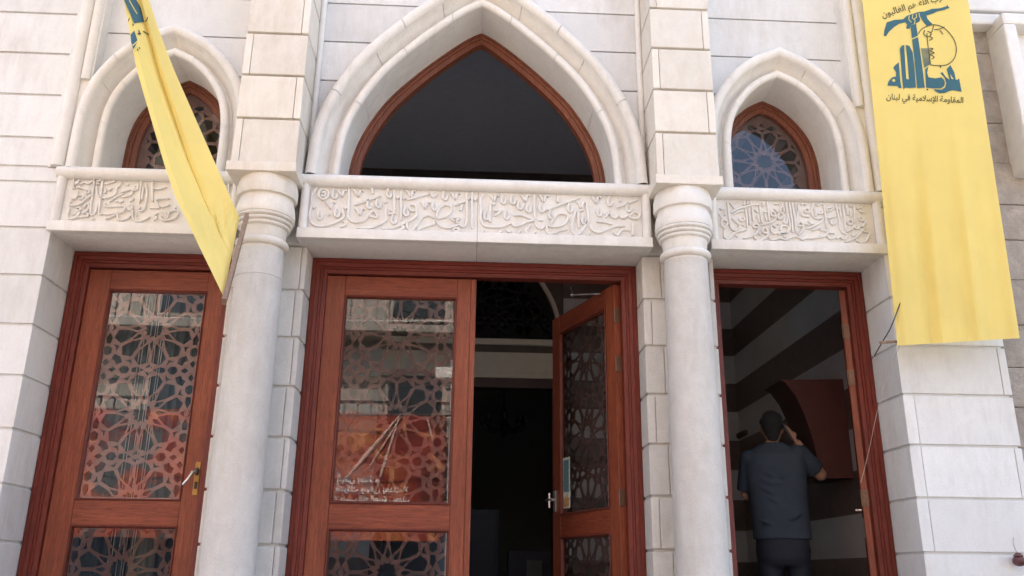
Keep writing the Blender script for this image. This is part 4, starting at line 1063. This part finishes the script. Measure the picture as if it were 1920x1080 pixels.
w = MB(); w.box(xw+.10, xw+1.2, .16, .25, zb_-.02, zt_-.001)
wn = w.build('window', 'whitepaint', nb)
w = MB()
for i in range(4): w.box(xw+.101, xw+1.199, .14, .159, zb_+.3*i, zb_+.3*i+.275, .006)
w.build('shutter', 'whitepaint', wn)
w = MB(); za = at(1830, 32, .05).z
w.box(3.59, 9, .13, .26, za, za+.10, .02); w.build('string_course', 'whitepaint', nb); w = MB(); w.box(3.59, 9, .16, .26, za+.15, za+.55, .02); w.build('string_course', 'whitepaint', nb)

# ------------------------------------------------------------------ across the street (seen mirrored in the door glass)
YS = -9.6; YV = .894 - YS                       # real plane and where the glass shows it
def mir(px, py): p = at(px, py, YV); return p.x, p.z
ob = thing('plaster_house', 'sunlit beige plaster house across the street, mirrored in the door glass', 'house')
w = MB(); w.box(-9, 6.0, YS-6, YS-.9, -1.6, 6.9); w.build('wall', 'plaster', ob)
for i in range(6):
    for j in range(2):
        x = -8+i*2.3; z = 2.6+j*2.2
        f = MB(); f.box(x-.6, x+.6, YS-.92, YS-.84, z, z+1.3, .01); f = f.build('window', 'plaster', ob)
        q = MB(); q.box(x-.52, x+.52, YS-.85, YS-.82, z+.08, z+1.22); q.build('pane', 'window_dark', f)
for z in (2.25, 4.4): 
    w = MB(); w.box(-8.8, 5.8, YS-.9, YS-.15, z, z+.14, .01); w.build('balcony_slab', 'plaster', ob)
    w = MB(); w.box(-8.8, 5.8, YS-.2, YS-.16, z+.75, z+.80)
    for i in range(60): w.box(-8.8+i*.247, -8.78+i*.247, YS-.195, YS-.165, z+.14, z+.75)
    w.build('railing', 'cable', ob)
for i in range(5):
    w = MB(); w.box(-8.6+i*2.9, -6.2+i*2.9, YS-.91, YS-.86, -1.6, 1.0, .01); w.build('shop_shutter', 'blue_shutter', ob)
ob2 = thing('tall_house', 'tall grey house behind the plaster house across the street, mirrored in the left window', 'house')
w = MB(); w.box(-22, -1.2, YS-14, YS-6.5, -1.6, 21); w.build('wall', 'rough', ob2)
for i in range(6):
    for j in range(4):
        w = MB(); w.box(-20+i*3.1, -18.7+i*3.1, YS-6.52, YS-6.45, 7.4+j*3.2, 9+j*3.2); w.build('window', 'window_dark', ob2)
sb = thing('street_banner', 'long red printed banner with white lettering across the street, mirrored in the door glass', 'banner')
xa, zt1 = mir(150, 765); xb, _ = mir(838, 775); zt1 = mir(740, 776)[1]; zb1 = mir(740, 1014)[1]
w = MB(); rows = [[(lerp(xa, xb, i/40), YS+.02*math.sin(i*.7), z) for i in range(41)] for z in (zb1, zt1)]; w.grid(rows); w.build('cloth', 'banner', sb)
def street_text(s, pa_, pb_):
    x0, z0 = mir(*pa_); x1, z1 = mir(*pb_)      # the line's start (right end when read) is at pa_
    L = x1-x0; out = []
    for p in text_polys(s, .02): out.append([(x1-(x)*L, YS+.035, z0+y*L*1.0) for x, y in p])
    return out
for a_, b_, r_ in (((752, 777), (640, 908), .035), ((750, 778), (700, 935), .028), ((756, 777), (690, 880), .018), ((800, 780), (812, 830), .02)):
    w = MB(); (x0, z0), (x1, z1) = mir(*a_), mir(*b_)
    w.tube([(x0, YS+.03, z0), (lerp(x0, x1, .6), YS+.04, lerp(z0, z1, .6)), (x1, YS+.02, z1)], [r_*.4, r_, r_*.3], 6); w.build('pleat', 'pleat', sb)
w = MB()
for s_, a_, b_ in (('أنبقى بعدك،', (630, 903), (712, 903)), ('أنتركك ونبقى بعدك لا', (629, 921), (766, 921)), ('لا طيب الله العيش بعدك', (627, 939), (768, 939))):
    for p in street_text(s_, a_, b_): w.poly(p)
w.build('lettering', 'whitetext', sb)
for i, (y0_, y1_) in enumerate(((597, 601), (717, 716), (775, 781))):
    w = MB(); xa_, za_ = mir(150, y0_); xb_, zb_ = mir(860, y1_)
    pts = [(lerp(xa_-3, xb_+4, t/16), YS+.4+.2*i, lerp(za_, zb_, t/16)-.12*math.sin(math.pi*t/16)) for t in range(17)]
    w.tube(pts, .014, 6); tag(w.build('overhead_cable', 'whitepaint' if i < 1 else 'cable'), ['pale overhead cable, topmost of those mirrored in the door glass', 'black overhead cable between the pale one and the banner across the street', 'black overhead cable running along the top of the red street banner'][i], 'cable', 'cables over the street')
pl = thing('street_pole', 'pale pole beside the red banner across the street, mirrored in the glass', 'pole')
xp, zp = mir(850, 770); w = MB(); w.tube([(xp, YS+.2, -1.6), (xp, YS+.2, zp+.9)], .07, 12); w.build('mast', 'whitepaint', pl)
w = MB(); w.box(xp-.35, xp+.1, YS+.12, YS+.3, zp+.55, zp+.75, .02); w.build('lamp_head', 'whitepaint', pl)
